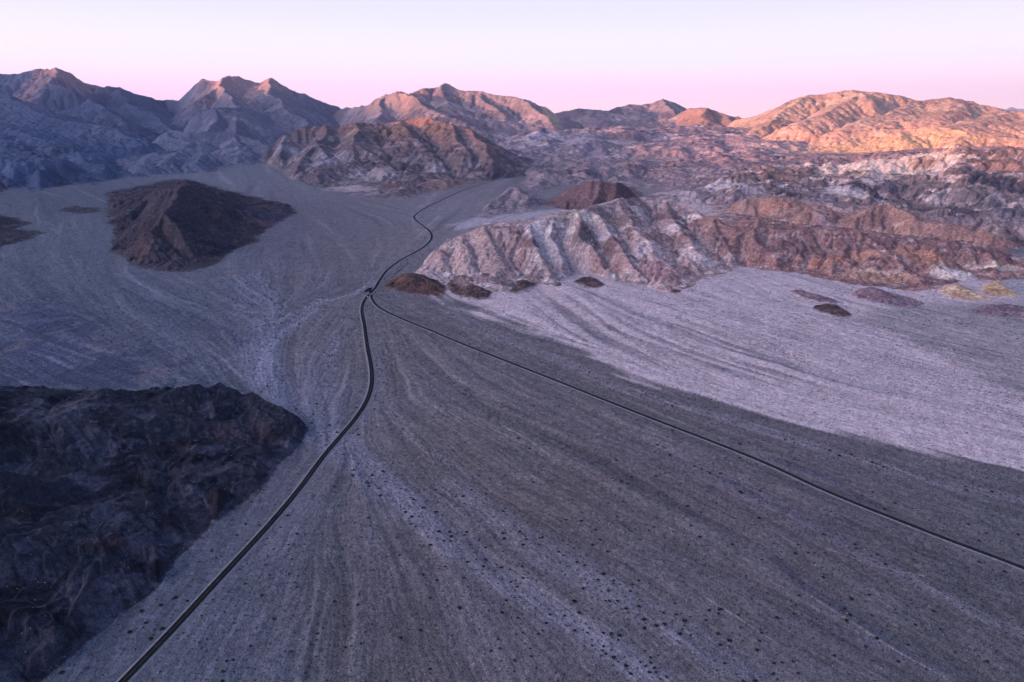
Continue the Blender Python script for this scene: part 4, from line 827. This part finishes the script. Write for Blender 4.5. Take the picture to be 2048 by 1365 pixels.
# faint range on the far right horizon
xs = np.arange(1880, 2300, 4.0); V = []
prof = np.interp(xs, [1880, 1960, 1985, 2000, 2012, 2022, 2032, 2048, 2080, 2300], [232, 224, 221, 217.5, 218.5, 215, 217.5, 218.5, 214, 222]) + fbm(xs.astype(f32), xs.astype(f32) * 0, 14, 3, 5) * 1.3
for (dY, f_) in ((-3500, 0), (-1500, .6), (0, 1), (2500, .5), (4000, 0)):
    for x_, p_ in zip(xs, prof):
        a = at_Y(x_, p_, 34000); V.append((a[0] * (34000 + dY) / 34000, 34000 + dY, 700 + (a[2] - 700) * f_ if f_ else 0))
n_ = len(xs); Fq = [(r * n_ + j, r * n_ + j + 1, (r + 1) * n_ + j + 1, (r + 1) * n_ + j) for r in range(4) for j in range(n_ - 1)]
o = mesh_from('mountain', np.array(V), np.array(Fq), M_far)
tag(o, 'faint pale range far off on the right horizon', 'mountain', kind='structure')
print('land', time.time() - T0)

# ------------------------------------------------------------------ roads
def ribbon(name, R_, z, w, mat, dz, parent=None, skirt=0, off=0.0, i0=0, i1=None):
    R2, z2 = R_[i0:i1], z[i0:i1]
    d = np.gradient(R2, axis=0); d /= np.linalg.norm(d, axis=1)[:, None]; nrm = np.stack([d[:, 1], -d[:, 0]], 1)
    cols = [(-w / 2 - skirt, -skirt * .5 if skirt else 0), (-w / 2, 0), (w / 2, 0), (w / 2 + skirt, -skirt * .5 if skirt else 0)] if skirt else [(-w / 2, 0), (0, .04), (w / 2, 0)]
    V = []
    for o_, h_ in cols: V.append(np.column_stack([R2 + nrm * (o_ + off), z2 + dz + h_]))
    V = np.concatenate(V); n_ = len(R2)
    Fq = [(c * n_ + i, (c + 1) * n_ + i, (c + 1) * n_ + i + 1, c * n_ + i + 1) for c in range(len(cols) - 1) for i in range(n_ - 1)]
    return mesh_from(name, V, np.array(Fq), mat, None, True, parent)
s1 = tag(ribbon('verge', RA, RZ['a'], 9.8, M_verge, -.12, skirt=2), 'pale graded gravel verge along the winding main road', 'road verge', kind='structure')
s2 = tag(ribbon('verge', RB, RZ['b'], 8.0, M_verge, -.125, skirt=2, i0=3), 'pale graded gravel verge along the straight right hand road', 'road verge', kind='structure')
r1 = tag(ribbon('road', RA, RZ['a'], 6.6, M_asph, .06), 'dark winding asphalt road from the bottom left through the junction to the pass', 'road', kind='structure')
r2 = tag(ribbon('road', RB, RZ['b'], 5.6, M_asph, .052, i0=1), 'dark straight asphalt road leaving the junction for the right edge', 'road', kind='structure')
ribbon('centre_line', RA, RZ['a'], .22, M_line, .13, r1); ribbon('centre_line', RB, RZ['b'], .2, M_line, .12, r2, i0=6)
# paved turn-out at the junction
ap = gp([(752, 573), (741, 573.5), (733, 577.5), (727, 583.5), (731, 585), (737, 583), (738, 587), (742, 589), (750, 580)])
zj = float(np.interp(at_base(742, 582)[1], RA[::1, 1][:400] if False else np.sort(RA[:, 1]), RZ['a'][np.argsort(RA[:, 1])]))
def plate(name, pts, z, mat, th=.3):
    n_ = len(pts); V = [(x, y, z) for x, y in pts] + [(x, y, z - th) for x, y in pts]
    me = bpy.data.meshes.new(name); me.from_pydata(V, [], [tuple(range(n_ - 1, -1, -1)), *[(i, (i + 1) % n_, (i + 1) % n_ + n_, i + n_) for i in range(n_)]]); me.update(); me.materials.append(mat)
    o = bpy.data.objects.new(name, me); C.objects.link(o); return o
def grow(pts, k):
    c = np.mean(pts, 0); return [tuple(c + (np.array(p) - c) * k) for p in pts]
tag(plate('pavement', ap, zj + .02, M_asph), 'paved turn-out widening the junction on its left', 'turn-out', kind='structure')
tag(plate('verge', grow(ap, 1.28), zj - .14, M_verge), 'pale gravel rim round the paved turn-out', 'road verge', kind='structure')
# short dirt track looping beside the road past the junction
TR = spline(gp([(763, 561), (775, 552), (792, 546), (805, 535), (814, 528), (813, 519)]), 6)
tag(ribbon('path', TR, smooth(zat(TR[:, 0], TR[:, 1]), 3) + .25, 2.6, mat_simple('dark_dirt', (.07, .065, .09)), 0), 'thin dark dirt track looping right of the road above the junction', 'dirt track', kind='structure')

# ------------------------------------------------------------------ bushes
rng = np.random.default_rng(7); random.seed(7)
def bush_mesh(n, seed, flat=.62):
    """leafy tufts round a dome: returns verts, tris (radius 1)"""
    g = np.random.default_rng(seed); V = []; T = []
    for i in range(n):
        th = g.uniform(0, 6.283); ph = math.acos(g.uniform(.0, 1)); r = g.uniform(.55, 1.0)
        c = np.array([math.sin(ph) * math.cos(th) * r, math.sin(ph) * math.sin(th) * r, math.cos(ph) * r * flat + .06])
        s = g.uniform(.30, .6) * (1 if n > 20 else 1.5)
        b = len(V)
        for q in range(3):
            V.append(c + g.normal(size=3) * s * np.array([1, 1, .7]) * .6)
        T.append((b, b + 1, b + 2))
    V = np.array(V, f32); V[:, 2] = np.maximum(V[:, 2], 0); return V, np.array(T, np.int32)
protos = [bush_mesh(20, s) for s in range(8)]
# candidates spread evenly over the ground in view, thinned by where the photograph has them
ymin, ymax = 385., 2900.
gxn, gyn = np.meshgrid(np.arange(-2900, 2900, 5.9), np.arange(ymin, ymax, 5.9)); xc = (gxn + rng.uniform(-2.3, 2.3, gxn.shape)).ravel(); yc = (gyn + rng.uniform(-2.3, 2.3, gxn.shape)).ravel()
ok = (np.abs(xc) < .98 * yc) & (yc > ymin); xc, yc = xc[ok], yc[ok]; Nc = len(xc)
r_, c_ = idx(xc, yc); ri, ci = (r_ + .5).astype(int), np.minimum((c_ + .5).astype(int), NC - 1)
wash = WASH[ri, ci]; idc = ID[ri, ci]; pl = pale[ri, ci]; s2 = S2[ri, ci]; s3 = S3[ri, ci]; rd = RDIST[ri, ci]
dens = .50 + .06 * sstep(s3, -.5, 1.5) + .05 * sstep(np.abs(s2), .6, 1.5) + .62 * wash
dens = dens * (1 - .35 * pl) * (1 + .8 * (1 - sstep(yc, 450, 900))) * sstep(yc, 300, 600) ** 0
dens += .75 * ((rd > 8.5) & (rd < 12.5)) * (yc < 1900)
dens *= np.where(idc > 0, .14, 1.) * (1 - sstep(yc, 1500, 2900) * .6)
dens[(rd < 8.3)] = 0; dens[idc == fgk] *= .35
keep = rng.uniform(0, 1, Nc) < dens
xc, yc, wash, rd, idc = xc[keep], yc[keep], wash[keep], rd[keep], idc[keep]
rb = (.50 + .8 * rng.gamma(1.1, .42, len(xc))) * (1 + .62 * wash) * np.where(rd < 13, 1.3, 1.) * .64
rb = np.clip(rb * (1 + .3 * sstep(yc, 900, 2000)), .45, 1.75)
vis = np.abs(xc / (yc * ct + H * st)) < .75
app = rb / np.sqrt(xc ** 2 + yc ** 2 + H * H) * vis
order = np.argsort(-app); top = order[:300]; rest = order[300:]
print('bushes', len(xc))
zc_ = zat(xc, yc)
Vs, Ts, off = [], [], 0
for pi in range(8):
    sel = rest[pi::8]; pv, pt = protos[pi]; a_ = rng.uniform(0, 6.283, len(sel)); ca, sa = np.cos(a_), np.sin(a_)
    s_ = rb[sel]; px_ = (pv[None, :, 0] * ca[:, None] - pv[None, :, 1] * sa[:, None]) * s_[:, None] + xc[sel][:, None]
    py_ = (pv[None, :, 0] * sa[:, None] + pv[None, :, 1] * ca[:, None]) * s_[:, None] + yc[sel][:, None]; pz_ = pv[None, :, 2] * s_[:, None] * 1.15 + zc_[sel][:, None] - .05
    Vs.append(np.stack([px_, py_, pz_], -1).reshape(-1, 3)); t_ = pt[None] + (np.arange(len(sel)) * len(pv))[:, None, None] + off; Ts.append(t_.reshape(-1, 3)); off += len(sel) * len(pv)
o = mesh_from('desert_scrub', np.concatenate(Vs), np.concatenate(Ts), M_bush, None, False)
tag(o, 'thousands of small dark creosote bushes dotted over the plain and washes', 'scrub', kind='stuff')
big_protos = []
for s in range(4):
    V, T = bush_mesh(90, 50 + s)
    me = bpy.data.meshes.new('creosote_bush'); me.from_pydata([tuple(v) for v in V], [], [tuple(t) for t in T]); me.update(); me.materials.append(M_bush); big_protos.append(me)
for n_i, i in enumerate(top):
    o = bpy.data.objects.new('creosote_bush', big_protos[n_i % 4]); C.objects.link(o)
    s_ = float(rb[i]); o.location = (float(xc[i]), float(yc[i]), float(zc_[i]) - .05); o.scale = (s_, s_, s_ * 1.15); o.rotation_euler = (0, 0, random.uniform(0, 6.28))
    if rd[i] < 13: lb, g_ = ('dark rounded bush lining the verge of the winding road, lower left' if xc[i] < 60 else 'dark rounded bush lining the verge of the straight road at the right'), 'bushes lining the roads'
    elif wash[i] > .3: lb, g_ = ('big dark bush' if rb[i] > 1.35 else 'smaller dark bush') + ' standing in the pale sandy wash', 'bushes in the pale washes'
    else: lb, g_ = ('dark bush on the grey gravel left of the winding road' if xc[i] < float(np.interp(yc[i], RA[:160, 1], RA[:160, 0])) else ('big dark bush' if rb[i] > 1.35 else 'smaller dark bush') + ' on the brown gravel between the two roads'), 'bushes on the brown gravel fan'
    tag(o, lb, 'bush', g_)

# pale stones that glint in the washes and along the foot of the dark hill
ns = 9000
ys_ = rng.uniform(385, 1000, ns) ; xs_ = rng.uniform(-.95, .95, ns) * ys_
r_, c_ = idx(xs_, ys_); ri, ci = (r_ + .5).astype(int), np.minimum((c_ + .5).astype(int), NC - 1)
pk = .06 + .10 * sstep(nz[ri, ci], 0, .4) + .6 * (ID[ri, ci] == fgk) * sstep(-ERO[ri, ci] + .4 * nz[ri, ci], .25, .9) + .5 * (ID[ri, ci] == fgk) * (TT[ri, ci] < .06)
pk *= (RDIST[ri, ci] > 9)
kp = rng.uniform(0, 1, ns) < pk; xs_, ys_ = xs_[kp], ys_[kp]; zs_ = zat(xs_, ys_)
oc = np.array([(1, 0, .2), (.3, .9, .1), (-.8, .5, .3), (-.7, -.6, .1), (.4, -.9, .3), (0, .1, .9)], f32); ot = np.array([(0, 1, 5), (1, 2, 5), (2, 3, 5), (3, 4, 5), (4, 0, 5)], np.int32)
rs_ = rng.uniform(.2, .5, len(xs_)); aa = rng.uniform(0, 6.28, len(xs_)); ca, sa = np.cos(aa), np.sin(aa)
V = np.stack([(oc[None, :, 0] * ca[:, None] - oc[None, :, 1] * sa[:, None]) * rs_[:, None] + xs_[:, None], (oc[None, :, 0] * sa[:, None] + oc[None, :, 1] * ca[:, None]) * rs_[:, None] + ys_[:, None], oc[None, :, 2] * rs_[:, None] + zs_[:, None]], -1).reshape(-1, 3)
T = (ot[None] + (np.arange(len(xs_)) * 6)[:, None, None]).reshape(-1, 3)
o = mesh_from('pale_stones', V, T, M_stone, None, False); tag(o, 'scattered pale stones glinting on the gravel and the dark slope', 'stones', kind='stuff')

# ------------------------------------------------------------------ the white car just below the junction
def boxv(V, Fc, x0, x1, y0, y1, z0, z1, tx=0, ty0=0, ty1=0):
    b = len(V); V += [(x0, y0, z0), (x1, y0, z0), (x1, y1, z0), (x0, y1, z0), (x0 + tx, y0 + ty0, z1), (x1 - tx, y0 + ty0, z1), (x1 - tx, y1 - ty1, z1), (x0 + tx, y1 - ty1, z1)]
    Fc += [(b, b + 3, b + 2, b + 1), (b + 4, b + 5, b + 6, b + 7), (b, b + 1, b + 5, b + 4), (b + 1, b + 2, b + 6, b + 5), (b + 2, b + 3, b + 7, b + 6), (b + 3, b, b + 4, b + 7)]
def part(name, V, Fc, mat, parent):
    me = bpy.data.meshes.new(name); me.from_pydata(V, [], Fc); me.update(); me.materials.append(mat); o = bpy.data.objects.new(name, me); C.objects.link(o); o.parent = parent; return o
i_ = int(np.argmin(np.hypot(RA[:, 0] - at_base(734.5, 595)[0], RA[:, 1] - at_base(734.5, 595)[1])))
dr_ = RA[i_ + 1] - RA[i_]; car = bpy.data.objects.new('white_car', None); C.objects.link(car)
nr_ = np.array([dr_[1], -dr_[0]]) / np.linalg.norm(dr_)
cp = RA[i_] + nr_ * 1.8
car.location = (cp[0], cp[1], RZ['a'][i_] + .07); car.rotation_euler = (0, 0, math.atan2(dr_[1], dr_[0]) - math.pi / 2)
tag(car, 'small white car on the winding road just below the junction', 'car')
V, Fc = [], []; boxv(V, Fc, -.95, .95, -2.4, 2.4, .35, .95, .06, .08, .08); boxv(V, Fc, -.8, .8, -1.9, .9, 1.45, 1.52, .05, .05, .05); part('body', V, Fc, M_white, car)
V, Fc = [], []; boxv(V, Fc, -.88, .88, -2.2, 1.4, .952, 1.448, .12, .3, .55); part('window', V, Fc, M_glass, car)
for sx in (-.85, .85):
    for sy in (-1.5, 1.5):
        V = []; Fc = []; 
        for s_ in (-.11, .11):
            for k2 in range(14): an = k2 / 14 * 6.2832; V.append((sx + s_, sy + .34 * math.cos(an), .34 + .34 * math.sin(an)))
        Fc = [tuple(range(14)), tuple(range(27, 13, -1))] + [(k2, (k2 + 1) % 14, (k2 + 1) % 14 + 14, k2 + 14) for k2 in range(14)]
        part('wheel', V, Fc, M_tyre, car)

# ------------------------------------------------------------------ the air
HAZE = True
if HAZE:
    b = dict(x=(-56000, 56000), y=(-18000, 40000), z=(-12, 1900))
    V = [(x, y, z) for z in b['z'] for (x, y) in ((b['x'][0], b['y'][0]), (b['x'][1], b['y'][0]), (b['x'][1], b['y'][1]), (b['x'][0], b['y'][1]))]
    Fq = [(0, 3, 2, 1), (4, 5, 6, 7), (0, 1, 5, 4), (1, 2, 6, 5), (2, 3, 7, 6), (3, 0, 4, 7)]
    m = bpy.data.materials.new('air'); m.use_nodes = True; t = m.node_tree; t.nodes.clear()
    pv = t.nodes.new('ShaderNodeVolumePrincipled'); pv.inputs['Color'].default_value = (.36, .52, 1.0, 1); pv.inputs['Density'].default_value = 1.3e-5; pv.inputs['Anisotropy'].default_value = .1
    o_ = t.nodes.new('ShaderNodeOutputMaterial'); t.links.new(pv.outputs[0], o_.inputs['Volume'])
    me = bpy.data.meshes.new('haze'); me.from_pydata(V, [], Fq); me.update(); me.materials.append(m)
    o = bpy.data.objects.new('haze', me); C.objects.link(o); tag(o, 'thin lilac evening haze over the whole valley', 'haze', kind='stuff')
SC.cycles.use_denoising = True; SC.cycles.sample_clamp_direct = 1.2; SC.cycles.sample_clamp_indirect = .8
SC.cycles.volume_bounces = 0; SC.cycles.max_bounces = 4; SC.cycles.diffuse_bounces = 2
print('done', time.time() - T0)
